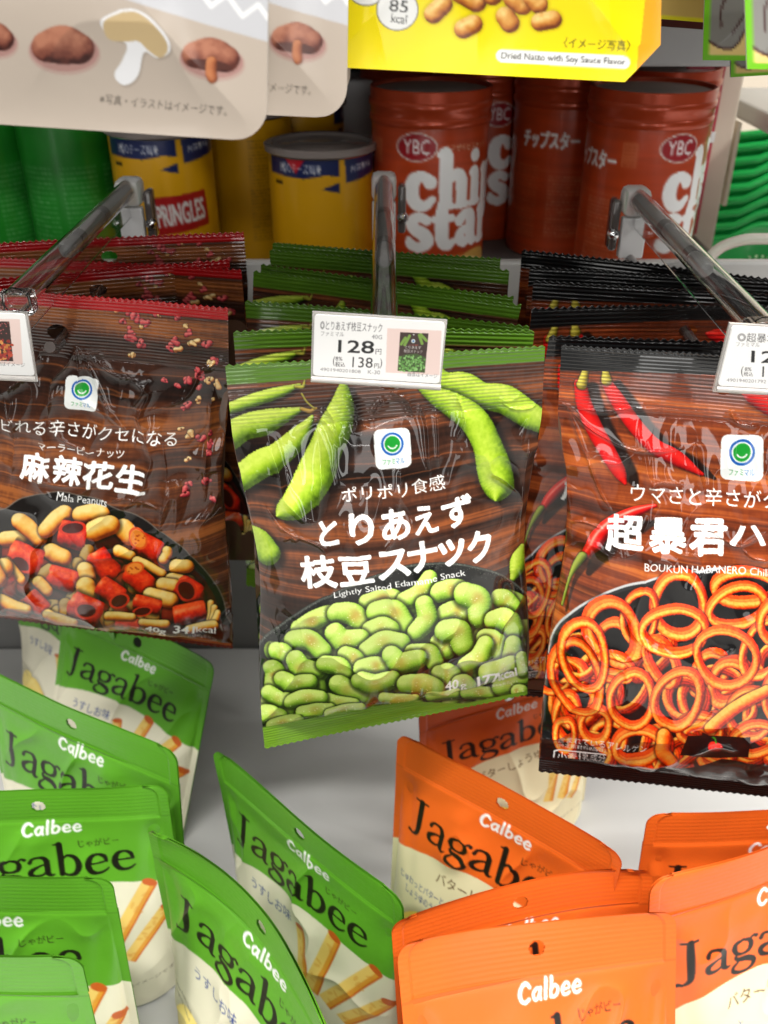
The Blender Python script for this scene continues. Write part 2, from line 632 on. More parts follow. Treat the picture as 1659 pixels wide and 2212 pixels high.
        if shadow is not None:
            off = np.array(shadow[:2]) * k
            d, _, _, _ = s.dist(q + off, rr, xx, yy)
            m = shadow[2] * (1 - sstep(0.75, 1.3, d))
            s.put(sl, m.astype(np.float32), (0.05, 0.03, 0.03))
        d, nx, ny, t = s.dist(q, rr, xx, yy)
        if fuzz > 0:
            d = d + fuzz * (vnoise(xx * texs * 6, yy * texs * 6, seed + 3) - 0.5)
        if square:
            A, B = q[0], q[-1]
            L2 = ((B - A) ** 2).sum()
            tu = ((xx - A[0]) * (B[0] - A[0]) + (yy - A[1]) * (B[1] - A[1])) / L2
            e = 0.50 * rr.max() / math.sqrt(L2)
            wob = e * .5 * (vnoise(xx * texs * .5, yy * texs * .5, seed + 31) - .5) + e * .5 * (d * d - .4)
            d = np.where((tu < -e + wob) | (tu > 1 + e - wob), 9.0, d)
        m = (d < 1).astype(np.float32) * alpha
        if flat:
            s.put(sl, m, ramp)
            return
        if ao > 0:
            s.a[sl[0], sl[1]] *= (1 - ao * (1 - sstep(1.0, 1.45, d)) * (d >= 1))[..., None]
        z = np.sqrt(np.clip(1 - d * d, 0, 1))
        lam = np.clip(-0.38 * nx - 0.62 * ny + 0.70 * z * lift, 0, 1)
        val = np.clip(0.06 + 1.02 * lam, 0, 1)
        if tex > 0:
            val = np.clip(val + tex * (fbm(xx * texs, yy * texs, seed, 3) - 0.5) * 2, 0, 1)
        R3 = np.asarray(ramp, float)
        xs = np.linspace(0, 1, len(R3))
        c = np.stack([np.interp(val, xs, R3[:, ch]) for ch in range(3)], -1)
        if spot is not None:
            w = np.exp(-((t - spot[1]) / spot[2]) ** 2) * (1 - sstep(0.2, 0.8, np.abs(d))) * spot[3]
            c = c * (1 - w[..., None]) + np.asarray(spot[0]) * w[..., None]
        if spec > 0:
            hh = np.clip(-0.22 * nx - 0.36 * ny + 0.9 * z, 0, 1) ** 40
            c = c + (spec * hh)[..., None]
        s.put(sl, m, np.clip(c, 0, 1))

    def letters(s, word, font, p0, p1, xh, color, lean=0.0, gap=0.0, wide=1.0):
        """stroke lettering: baseline p0 -> p1 (whole word fitted), xh = x-height"""
        adv = sum(font[c][1] + gap for c in word) - gap
        p0, p1 = np.asarray(p0, float), np.asarray(p1, float)
        d = (p1 - p0)
        L = np.linalg.norm(d)
        d = d / L
        up = np.array([d[1], -d[0]])
        ux = L / adv
        x = 0
        for c in word:
            for st in font[c][0]:
                S = np.asarray(st)
                X = (x + S[:, 0]) * ux + lean * S[:, 1] * xh
                P = p0 + X[:, None] * d + (S[:, 1:2] * xh) * up
                s.tube(P, S[:, 2] * math.sqrt(ux * xh) * wide, color, flat=True, sm=5)
            x += font[c][1] + gap

    def field(s, f, alpha=1.0):
        yy, xx = np.mgrid[0:s.Hh, 0:s.W].astype(np.float32)
        s.a[:] = s.a * (1 - alpha) + f(xx / s.ss, yy / s.ss).astype(np.float32) * alpha

    def colors(s, gain=0.9, deep=0.0):
        a = s.a.reshape(s.h, s.ss, s.w, s.ss, 3).mean((1, 3))
        if deep:                           # dense, saturated gravure inks
            a = np.clip(a, 0, 1)
            a = a * (1 - deep) + deep * a * a * (3 - 2 * a) * (0.45 + 0.55 * a)
            g = a.mean(-1, keepdims=True)
            a = np.clip(g + (a - g) * (1 + .35 * deep), 0, 1)
        return (lin(np.clip(a, 0, 1)) * gain).astype(np.float32)


class Inv:
    """photo position -> grid position on a surface seen from the camera"""
    def __init__(s, S, lo=0, hi=None):
        s.X, s.Y = project(S)
        s.lo = lo
        s.hi = hi or S.shape[1] - 1
        st = 4
        s.jj = np.arange(s.lo + 1, s.hi, st)
        s.ii = np.arange(1, S.shape[0] - 1, st)
        s.cx = s.X[np.ix_(s.ii, s.jj)].ravel()
        s.cy = s.Y[np.ix_(s.ii, s.jj)].ravel()

    def __call__(s, q):
        q = np.asarray(q, float)
        out = np.zeros((len(q), 2))
        step = 4000000 // max(len(s.cx), 1) + 1
        for a in range(0, len(q), step):
            Q = q[a:a + step]
            d = (Q[:, :1] - s.cx) ** 2 + (Q[:, 1:] - s.cy) ** 2
            k = d.argmin(1)
            i = s.ii[k // len(s.jj)]
            j = s.jj[k % len(s.jj)]
            i0, j0 = i.copy(), j.copy()
            inner = (i0 > s.ii[0]) & (i0 < s.ii[-1]) & (j0 > s.jj[0]) & (j0 < s.jj[-1])
            for it in range(3):
                Xj = (s.X[i, j + 1] - s.X[i, j - 1]) / 2; Xi = (s.X[i + 1, j] - s.X[i - 1, j]) / 2
                Yj = (s.Y[i, j + 1] - s.Y[i, j - 1]) / 2; Yi = (s.Y[i + 1, j] - s.Y[i - 1, j]) / 2
                det = Xj * Yi - Xi * Yj
                rx, ry = Q[:, 0] - s.X[i, j], Q[:, 1] - s.Y[i, j]
                dj = (rx * Yi - ry * Xi) / det
                di = (ry * Xj - rx * Yj) / det
                fj, fi = j + dj, i + di
                j = np.clip(np.round(fj), s.lo + 1, s.hi - 1).astype(int)
                i = np.clip(np.round(fi), 1, s.X.shape[0] - 2).astype(int)
            bad = (inner & (np.hypot(fi - i0, fj - j0) > 14)) | (np.hypot(fi - i0, fj - j0) > 4000)
            fj, fi = np.where(bad, j0, fj), np.where(bad, i0, fi)
            out[a:a + step, 0], out[a:a + step, 1] = fj, fi
        return out


# ------------------------------------------------------------------ film shapes
def bilinear(cor, u, v):
    TL, TR, BR, BL = [np.asarray(c, float) for c in cor]
    u, v = u[..., None], v[..., None]
    return (TL * (1 - u) + TR * u) * (1 - v) + (BL * (1 - u) + BR * u) * v


def patch_normal(cor):
    TL, TR, BR, BL = [np.asarray(c, float) for c in cor]
    n = np.cross((BL - TL) + (BR - TR), (TR - TL) + (BR - BL))
    n /= np.linalg.norm(n)
    if n[1] > 0:
        n = -n
    return n


def size_of(cor):
    TL, TR, BR, BL = [np.asarray(c, float) for c in cor]
    w = (np.linalg.norm(TR - TL) + np.linalg.norm(BR - BL)) / 2
    h = (np.linalg.norm(BL - TL) + np.linalg.norm(BR - TR)) / 2
    return w, h


def bag_surface(cor, nu, nv, st, sb, bulge, wr, seed, pinch=0.05, pinch_at=0.3, side=1, crimp=0.00012, rib=0.0017, zig=0.0010, bend=0.0, belly=0.62):
    w, h = size_of(cor)
    u1 = np.linspace(0, 1, nu)
    v1 = np.linspace(0, 1, nv)
    u, v = np.meshgrid(u1, v1)
    b = np.clip((v - st) / (1 - st - sb), 0, 1)
    pv = np.sin(math.pi * b ** (math.log(0.5) / math.log(belly))) ** 0.62
    pv = np.where((v <= st) | (v >= 1 - sb), 0, pv)
    a = np.abs(2 * u - 1)
    pu = np.clip(1 - a ** 2.5, 0, 1) ** 0.8
    pin = np.exp(-((b - pinch_at) / 0.28) ** 2) * sstep(0, 0.15, b) * sstep(0, 0.1, 1 - b)
    uu = 0.5 + (u - 0.5) * (1 - pinch * pin)
    # serrated ends
    zz = np.abs(((u * w / 0.0034) % 1) - 0.5) * 2 * zig / h
    vv = v + zz * (np.clip(1 - v * h / 0.003, 0, 1) - np.clip(1 - (1 - v) * h / 0.003, 0, 1))
    P = bilinear(cor, uu, vv)
    n = patch_normal(cor)
    x, y = u * w, v * h
    off = bulge * pu * pv
    off = off + bend * (1 - a * a) * (0.4 + 0.6 * v)
    if wr > 0:
        act = (pv > 0) * np.minimum(1, pv * 3)
        # pleats that run away from both seals
        yt, yb = np.maximum(y - st * h, 0), np.maximum(h * (1 - sb) - y, 0)
        fan_t = vnoise(x * 62 + 2.5 * vnoise(x * 24, y * 24, seed + 5), y * 9, seed) - 0.5
        fan_b = vnoise(x * 120, y * 12, seed + 1) - 0.5
        off = off + wr * act * (0.0045 * fan_t * np.exp(-yt / 0.034) * sstep(0, 0.006, yt) + 0.0060 * fan_b * np.exp(-yb / 0.020) * sstep(0, 0.005, yb))
        # sharp creases of crumpled film
        wx, wy = x + 0.012 * fbm(x * 40, y * 40, seed + 8, 2), y + 0.012 * fbm(x * 40, y * 40, seed + 9, 2)
        r1 = 1 - np.abs(2 * fbm(wx * 34, wy * 22, seed + 2, 2) - 1)
        r2 = 1 - np.abs(2 * fbm(wx * 70 + 3, wy * 45, seed + 3, 2) - 1)
        off = off + wr * act * (0.0027 * (r1 ** 4 - 0.4) + 0.0003 * (r2 ** 5 - 0.3)) * (0.45 + 0.9 * a + 0.6 * np.exp(-yt / 0.04))
        # broad dents of half-empty film
        off = off + wr * act * 0.0065 * (fbm(wx * 17, wy * 15, seed + 21, 2) - 0.5) * (0.35 + np.exp(-((b - 0.12) / 0.2) ** 2))
        # beads of food pushing the film out
        off = off + wr * act * 0.0011 * (fbm(x * 60, y * 60, seed + 4, 2) - 0.5) * sstep(0.35, 0.8, b)
        # seal warp
        off = off + wr * 0.0016 * (fbm(x * 28, y * 6, seed + 6, 2) - 0.5) * (pv == 0)
    if crimp > 0:
        cr = np.sin(2 * math.pi * y / rib) * crimp * (0.6 + 0.8 * vnoise(x * 50, y * 300, seed + 7))
        off = off + cr * ((v < st * 0.96) | (v > 1 - sb * 0.96))
    return P + n * (off * side)[..., None]


def film_bag(name, cor, canvas_cols, st, sb, bulge, seed, mats=(M_FILM, M_SEAL), wr=1.0, hole=None, back_col=(0.1, 0.05, 0.03), extra=None, **kw):
    """a pillow bag: body, top seal and bottom seal under one empty"""
    nv, nu = canvas_cols.shape[:2]
    S = bag_surface(cor, nu, nv, st, sb, bulge, wr, seed, **kw)
    if extra is not None:
        S = S + patch_normal(cor) * extra[..., None]
    w, h = size_of(cor)
    root = empty(name, (np.asarray(cor[0]) + np.asarray(cor[1])) / 2)
    it, ib = int(round(st * (nv - 1))), int(round((1 - sb) * (nv - 1)))
    # body: printed front and plain back in one mesh
    nb_u, nb_v = max(nu // 4, 16), max(nv // 4, 24)
    kb = dict(kw); kb.update(crimp=0, zig=0)
    B = bag_surface(cor, nb_u, nb_v, st, sb, bulge * 0.7, wr * 0.7, seed + 50, side=-1, **kb)
    jt, jb = int(math.floor(st * (nb_v - 1))), int(math.ceil((1 - sb) * (nb_v - 1)))
    Bs = B[jt:jb + 1] + patch_normal(cor) * -0.0004
    F1 = grid_faces(ib - it + 1, nu)
    nf = (ib - it + 1) * nu
    F2 = grid_faces(Bs.shape[0], nb_u, off=nf, flip=True)
    V = np.concatenate([S[it:ib + 1].reshape(-1, 3), Bs.reshape(-1, 3)])
    Cb = np.ones((Bs.shape[0] * nb_u, 3)) * np.array(back_col)
    Cc_ = np.concatenate([canvas_cols[it:ib + 1].reshape(-1, 3), Cb])
    mesh_obj("body", V, np.concatenate([F1, F2]), mats[0], root, Cc_)
    keep = None
    if hole:
        hu, hv, hr = hole
        jj, ii = np.meshgrid(np.linspace(0, w, nu)[:-1] + w / nu / 2, np.linspace(0, h, nv)[:it] + h / nv / 2)
        keep = ((jj - hu * w) / 1.5) ** 2 + (ii - hv * h) ** 2 > hr ** 2
    mesh_obj("top_seal", S[:it + 1].reshape(-1, 3), grid_faces(it + 1, nu, keep), mats[1], root, canvas_cols[:it + 1].reshape(-1, 3))
    if ib < nv - 1:
        mesh_obj("bottom_seal", S[ib:].reshape(-1, 3), grid_faces(nv - ib, nu), mats[1], root, canvas_cols[ib:].reshape(-1, 3))
    return root


def resample(cols, nu, nv):
    i = np.linspace(0, cols.shape[0] - 1, nv)
    j = np.linspace(0, cols.shape[1] - 1, nu)
    i0 = np.clip(i.astype(int), 0, cols.shape[0] - 2); j0 = np.clip(j.astype(int), 0, cols.shape[1] - 2)
    fi = (i - i0)[:, None, None]; fj = (j - j0)[None, :, None]
    c = cols
    return (c[i0][:, j0] * (1 - fi) * (1 - fj) + c[i0 + 1][:, j0] * fi * (1 - fj) + c[i0][:, j0 + 1] * (1 - fi) * fj + c[i0 + 1][:, j0 + 1] * fi * fj).astype(np.float32)


# ================================================================== THE SHELVING
SHELF_Z = H - 0.215                         # board the cans stand on


def shelving():
    t = empty("shelf_unit", (0, 0.40, -0.02), "white shop shelving unit with grey back panel holding all the snacks", "shelf")
    MB().box((-1.1, 0.02, -0.03), (0.62, 0.66, 0.0), 0.003).build("lower_board", M_SHELF, t)
    MB().box((-1.1, 0.662, -0.03), (0.62, 0.68, SHELF_Z - 0.02), 0.002).build("back_panel", M_BACK, t)
    MB().box((-1.1, 0.60, SHELF_Z - 0.018), (0.262, 1.0, SHELF_Z), 0.002).build("can_board", M_BACK, t)  # white board given dark grey, putting its shade into the colour
    MB().box((-1.1, 0.590, SHELF_Z - 0.03), (0.62, 0.598, SHELF_Z + 0.036), 0.002).build("front_rail", M_SHELF, t)
    MB().box((-1.1, 0.66, H - 0.058), (0.262, 1.0, H - 0.040), 0.002).build("upper_board", M_RAIL, t)
    MB().box((-1.1, 0.640, H - 0.071), (0.262, 0.658, H - 0.036), 0.002).build("upper_rail", M_RAIL, t)
    MB().box((0.264, 0.80, -0.03), (0.284, 1.0, 0.95), 0.002).build("upright", M_CREAMP, t)
    MB().box((-1.1, 0.255, H + 0.27), (0.62, 1.0, H + 0.29), 0.002).build("shade_board", M_SHELF, t)  # unseen board added above, its front edge set to shade the cans
    MB().box((-1.1, 1.003, -0.03), (0.286, 1.02, 0.95), 0.002).build("rear_panel", M_BACK, t)


shelving()
tag(MB().box((-4, -3, -0.62), (4, 5, -0.6)).build("floor", M_FLOOR), kind="structure")
tag(MB().box((-0.6, 2.4, -0.6), (4, 2.45, 2.6)).build("wall", M_CREAMP), kind="structure")

# ================================================================== PRINTED ARTWORK
GREEN = rgb(88, 122, 38)
WHITE = (0.97, 0.97, 0.96)


def wood(cv, cols, sx=5.0, sy=130.0, seed=3, lines=0.5, unit=0.0003):
    """long horizontal grain"""
    def f(x, y):
        X, Y = x * unit, y * unit
        w = 0.004 * (fbm(X * 14, Y * 20, seed + 1, 3) - 0.5)
        g = fbm(X * sx, (Y + w) * sy, seed, 5)
        fine = fbm(X * 40, (Y + w) * 1400, seed + 4, 3)
        fl = vnoise(X * 900, Y * 300, seed + 12)
        t = np.clip((g - 0.5) * 1.9 + 0.5 + (fine - 0.5) * 0.45 + (fl - 0.5) * 0.12, 0, 1)
        xs = np.linspace(0, 1, len(cols))
        C = np.stack([np.interp(t, xs, np.array(cols)[:, k]) for k in range(3)], -1)
        ln = fbm(X * 3, (Y + w * 1.5) * 110, seed + 9, 3)
        m = lines * np.exp(-((ln - 0.56) / 0.022) ** 2)
        m2 = 0.6 * lines * np.exp(-((ln - 0.40) / 0.02) ** 2)
        C = C * (1 - m[..., None]) + np.array(cols[-1]) * 1.12 * m[..., None]
        C = C * (1 - m2[..., None]) + np.array(cols[0]) * m2[..., None]
        return np.clip(C, 0, 1)
    cv.field(f)


def logo(cv, c, w, up=(0, -1)):
    """white tile with blue ring, green disc and smile; c centre, w width in user units, up direction"""
    up = np.array(up, float); up /= np.linalg.norm(up)
    rt = np.array([-up[1], up[0]])
    c = np.array(c, float)
    P = lambda x, y: c + (rt * x + up * y) * w
    cv.rrect([P(-.5, .53), P(.5, .53), P(.5, -.53), P(-.5, -.53)], w * 0.2, (0.93, 0.94, 0.93))
    cc = P(0, .12)
    cv.ell(cc, w * .31, w * .31, rgb(28, 104, 178))
    cv.ell(cc, w * .25, w * .25, (0.94, 0.95, 0.94))
    cv.ell(cc, w * .215, w * .215, rgb(40, 158, 64))
    t = np.linspace(math.pi * 1.15, math.pi * 1.85, 9)
    cv.tube([P(.13 * math.cos(a), .13 + .13 * math.sin(a)) for a in t], w * .018, (0.95, 0.96, 0.95), flat=True)
    cv.text("ファミ", P(-.30, -.42), P(.04, -.42), w * .15, rgb(30, 140, 60), .012)
    cv.text("マル", P(.06, -.42), P(.30, -.42), w * .15, rgb(20, 95, 170), .012)


POD = [rgb(58, 78, 18), rgb(108, 136, 34), rgb(156, 182, 60), rgb(196, 212, 104)]
BEAN = [rgb(52, 72, 18), rgb(112, 146, 46), rgb(158, 190, 80), rgb(200, 218, 132)]


def pods(cv):
    def pod(p, r, seed):
        p = np.array(p, float)
        r = [q * 1.08 for q in r]
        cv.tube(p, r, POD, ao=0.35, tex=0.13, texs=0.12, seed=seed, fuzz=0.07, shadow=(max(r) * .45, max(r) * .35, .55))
    pod([(30, 275), (200, 215), (330, 175), (420, 140)], [24, 30, 24, 6], 1)
    pod([(0, 420), (60, 405), (150, 350), (260, 320), (430, 258)], [64, 66, 58, 56, 10], 2)
    cv.tube([(430, 258), (470, 270), (500, 255)], [9, 11, 6], [rgb(90, 70, 30), rgb(150, 120, 60), rgb(190, 160, 90)])
    cv.tube([(430, 185), (455, 225), (490, 255)], [5, 5, 5], [rgb(90, 90, 30), rgb(140, 130, 60), rgb(180, 170, 90)])
    cv.tube([(400, 150), (435, 150), (445, 115)], [8, 9, 3], [rgb(90, 90, 30), rgb(140, 130, 60), rgb(190, 190, 90)])
    pod([(70, 580), (130, 590), (230, 525), (330, 470), (420, 390), (480, 295)], [50, 58, 62, 56, 46, 8], 3)
    pod([(310, 772), (370, 730), (440, 655), (500, 560), (545, 450), (590, 350), (625, 240), (632, 140)], [6, 58, 76, 84, 74, 76, 52, 18], 4)
    pod([(1060, 60), (1130, 130), (1220, 150), (1310, 195), (1420, 215), (1520, 280), (1610, 330)], [30, 46, 62, 58, 66, 62, 50], 5)
    pod([(990, 140), (1080, 195), (1180, 250), (1270, 320), (1330, 430), (1370, 560), (1385, 640), (1378, 715)], [12, 40, 58, 66, 66, 78, 66, 6], 6)
    pod([(170, 870), (215, 900), (265, 955)], [50, 60, 56], 7)
    pod([(1500, 920), (1480, 1000), (1455, 1085)], [10, 34, 12], 8)


BEANS = [
    ((750, 250), (860, 215), (900, 240), 45), ((930, 240), (1000, 215), (1050, 130), 42), ((1100, 200), (1160, 190), (1200, 190), 48),
    ((420, 370), (490, 325), (570, 295), 48), ((1395, 235), (1420, 240), (1450, 260), 44), ((1130, 300), (1180, 285), (1225, 310), 46),
    ((600, 295), (680, 295), (738, 365), 52), ((1228, 215), (1310, 235), (1295, 325), 60), ((800, 300), (880, 275), (925, 350), 55),
    ((1025, 255), (1058, 330), (985, 390), 46), ((1370, 345), (1440, 320), (1465, 390), 50), ((1100, 440), (1120, 470), (1135, 480), 46),
    ((770, 390), (830, 370), (860, 380), 48), ((1325, 430), (1390, 430), (1390, 490), 44), ((590, 395), (620, 448), (715, 430), 50),
    ((390, 425), (470, 415), (530, 480), 50), ((1130, 385), (1200, 375), (1215, 460), 58), ((310, 475), (330, 485), (350, 495), 44),
    ((755, 490), (830, 430), (910, 440), 50), ((1460, 460), (1450, 520), (1440, 560), 44), ((970, 490), (1060, 480), (1080, 545), 44),
    ((1225, 560), (1300, 525), (1325, 460), 44), ((285, 560), (310, 580), (290, 650), 46), ((640, 500), (690, 520), (720, 560), 40),
    ((400, 525), (420, 570), (500, 580), 48), ((545, 545), (620, 550), (640, 600), 48), ((720, 570), (780, 560), (830, 560), 40),
    ((870, 510), (900, 560), (995, 520), 47), ((1340, 590), (1420, 580), (1450, 560), 52), ((1110, 600), (1140, 590), (1160, 610), 50),
    ((335, 620), (390, 655), (470, 640), 42), ((270, 690), (310, 715), (350, 720), 40), ((1190, 640), (1230, 635), (1245, 650), 38),
    ((610, 650), (660, 690), (740, 700), 48), ((560, 720), (600, 740), (690, 745), 26), ((720, 630), (790, 665), (865, 625), 48),
    ((940, 650), (1000, 635), (1080, 665), 46), ((830, 720), (900, 725), (980, 715), 28), ((380, 735), (450, 715), (525, 720), 36),
    ((1060, 705), (1120, 690), (1180, 690), 28), ((1230, 690), (1290, 685), (1350, 690), 30), ((1400, 660), (1450, 640), (1500, 620), 44),
    ((1490, 690), (1470, 680), (1500, 680), 30), ((255, 790), (290, 790), (320, 810), 46), ((430, 790), (500, 775), (570, 770), 28), ((290, 850), (350, 835), (410, 830), 34),
    ((560, 790), (640, 770), (720, 760), 22), ((1500, 520), (1510, 560), (1505, 590), 30),
]


def bean_pile(cv, n_fill=70, seed=4):
    r = np.random.default_rng(seed)
    for k in range(n_fill):
        x = r.uniform(240, 1520); y = r.uniform(max(240, 560 - x * .9), 800)
        a = r.uniform(0, 6.28)
        d = np.array([math.cos(a), math.sin(a)]) * 45
        cv.tube([(x, y) - d, (x + d[1] * .4, y - d[0] * .4), (x, y) + d], 42, [c * 0.8 for c in BEAN], ao=0.5, tex=0.1, seed=k)
    for k, (a, b, c, rad) in enumerate(BEANS):
        blush = (rgb(176, 140, 70), 0.5 + r.uniform(-.15, .15), 0.2, r.uniform(0.2, 0.75))
        rad = rad * r.uniform(1.0, 1.1)
        b = tuple(.62 * np.array(b) + .19 * (np.array(a) + np.array(c)))
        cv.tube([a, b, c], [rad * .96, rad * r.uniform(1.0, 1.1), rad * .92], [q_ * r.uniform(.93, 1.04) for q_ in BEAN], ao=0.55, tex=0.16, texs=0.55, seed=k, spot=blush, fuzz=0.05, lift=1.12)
        # grains of salt
        p = np.array([a, b, c])
        for q in range(9):
            w = r.dirichlet((1, 1, 1)) @ p + r.normal(0, rad * .38, 2)
            cv.ell(w, 2.4, 2.4, (0.93, 0.97, 0.8), n=6, alpha=.75)


def art_edamame(S0):
    nv, nu = S0.shape[:2]
    cv = Canvas(nu, nv)
    cv.on(S0)
    wood(cv, [rgb(36, 24, 19), rgb(60, 38, 29), rgb(92, 58, 42), rgb(142, 88, 54)], seed=5, lines=.6, sy=150)
    cv.crop(.4444, 460.8, 768)
    pods(cv)
    # bowl
    cv.crop(.4444, 460.8, 1190.4)
    rim = smooth_line([(160, 520), (245, 410), (330, 340), (470, 250), (640, 165), (820, 95), (960, 62), (1100, 55), (1240, 72), (1370, 105), (1460, 150), (1600, 260)], 5)
    bowl = np.vstack([rim, [(1600, 1100), (120, 1100)]])
    cv.poly(bowl, rgb(24, 26, 24))
    cv.tube(rim + (3, 7), 5, rgb(120, 124, 116), flat=True, sm=1, alpha=.55)
    r = np.random.default_rng(2)
    for k in range(500):
        i = r.integers(0, len(rim) - 1)
        p = rim[i] + (rim[i + 1] - rim[i]) * r.random() + (0, abs(r.normal(0, 26)) + 4)
        cv.ell(p, 1.8, 1.8, (0.75, 0.77, 0.73), n=5, alpha=.5)
    bean_pile(cv)
    # wording
    cv.text("Lightly Salted Edamame Snack", (588, 230), (1232, 135), 40, WHITE, .014)
    for t, (x0, y0), (x1, y1) in (("40", (1125, 670), (1190, 662)), ("g", (1198, 672), (1230, 668)), ("177", (1284, 648), (1386, 630)), ("kcal", (1388, 630), (1476, 606))):
        cv.text(t, (x0, y0), (x1, y1), 40 if t != "g" else 24, WHITE, .02, lean=.12)
    cv.text("(1袋40gあたり)", (1330, 668), (1478, 640), 16, WHITE, .0, .8)
    cv.crop(.4444, 460.8, 768)
    cv.text("ポリポリ食感", (626, 712), (1132, 655), 72, WHITE, .004)
    x = 520
    for ch, (x0, y0, x1, y1, h) in zip("とりあえず", ((522, 922, 610, 912, 128), (672, 910, 782, 896, 142), (825, 890, 955, 876, 140), (985, 868, 1095, 852, 130), (1130, 848, 1275, 824, 140))):
        cv.text(ch, (x0, y0), (x1, y1), h, WHITE, .032)
    for ch, (x0, y0, x1, y1, h) in zip("枝豆スナック", ((436, 1130, 600, 1112, 150), (620, 1110, 778, 1092, 130), (808, 1082, 958, 1062, 132), (960, 1055, 1098, 1035, 142), (1115, 1030, 1235, 1010, 118), (1255, 1015, 1368, 996, 142))):
        cv.text(ch, (x0, y0), (x1, y1), h, WHITE, .036)
    cv.crop(1, 0, 0)
    logo(cv, (847.5, 967), 79, (-.06, -1))
    # green ends of the bag
    cv.poly([(380, 600), (1300, 560), (1300, 770), (1172, 781), (829, 806), (478, 833), (380, 842)], lambda xx, yy: (GREEN * (0.94 + 0.12 * vnoise(xx * .02, yy * .5, 3))[..., None]))
    cv.poly([(500, 1586), (566, 1571), (700, 1548), (829, 1526), (910, 1516), (1000, 1520), (1140, 1492), (1220, 1480), (1220, 1700), (500, 1720)],
            lambda xx, yy: (rgb(112, 146, 46) * (0.94 + 0.12 * vnoise(xx * .02, yy * .5, 5))[..., None]))
    return cv


NUT = [rgb(110, 40, 6), rgb(196, 116, 30), rgb(234, 178, 84), rgb(252, 222, 152)]
CHIL = [rgb(64, 6, 4), rgb(150, 22, 10), rgb(206, 44, 18), rgb(240, 104, 54)]


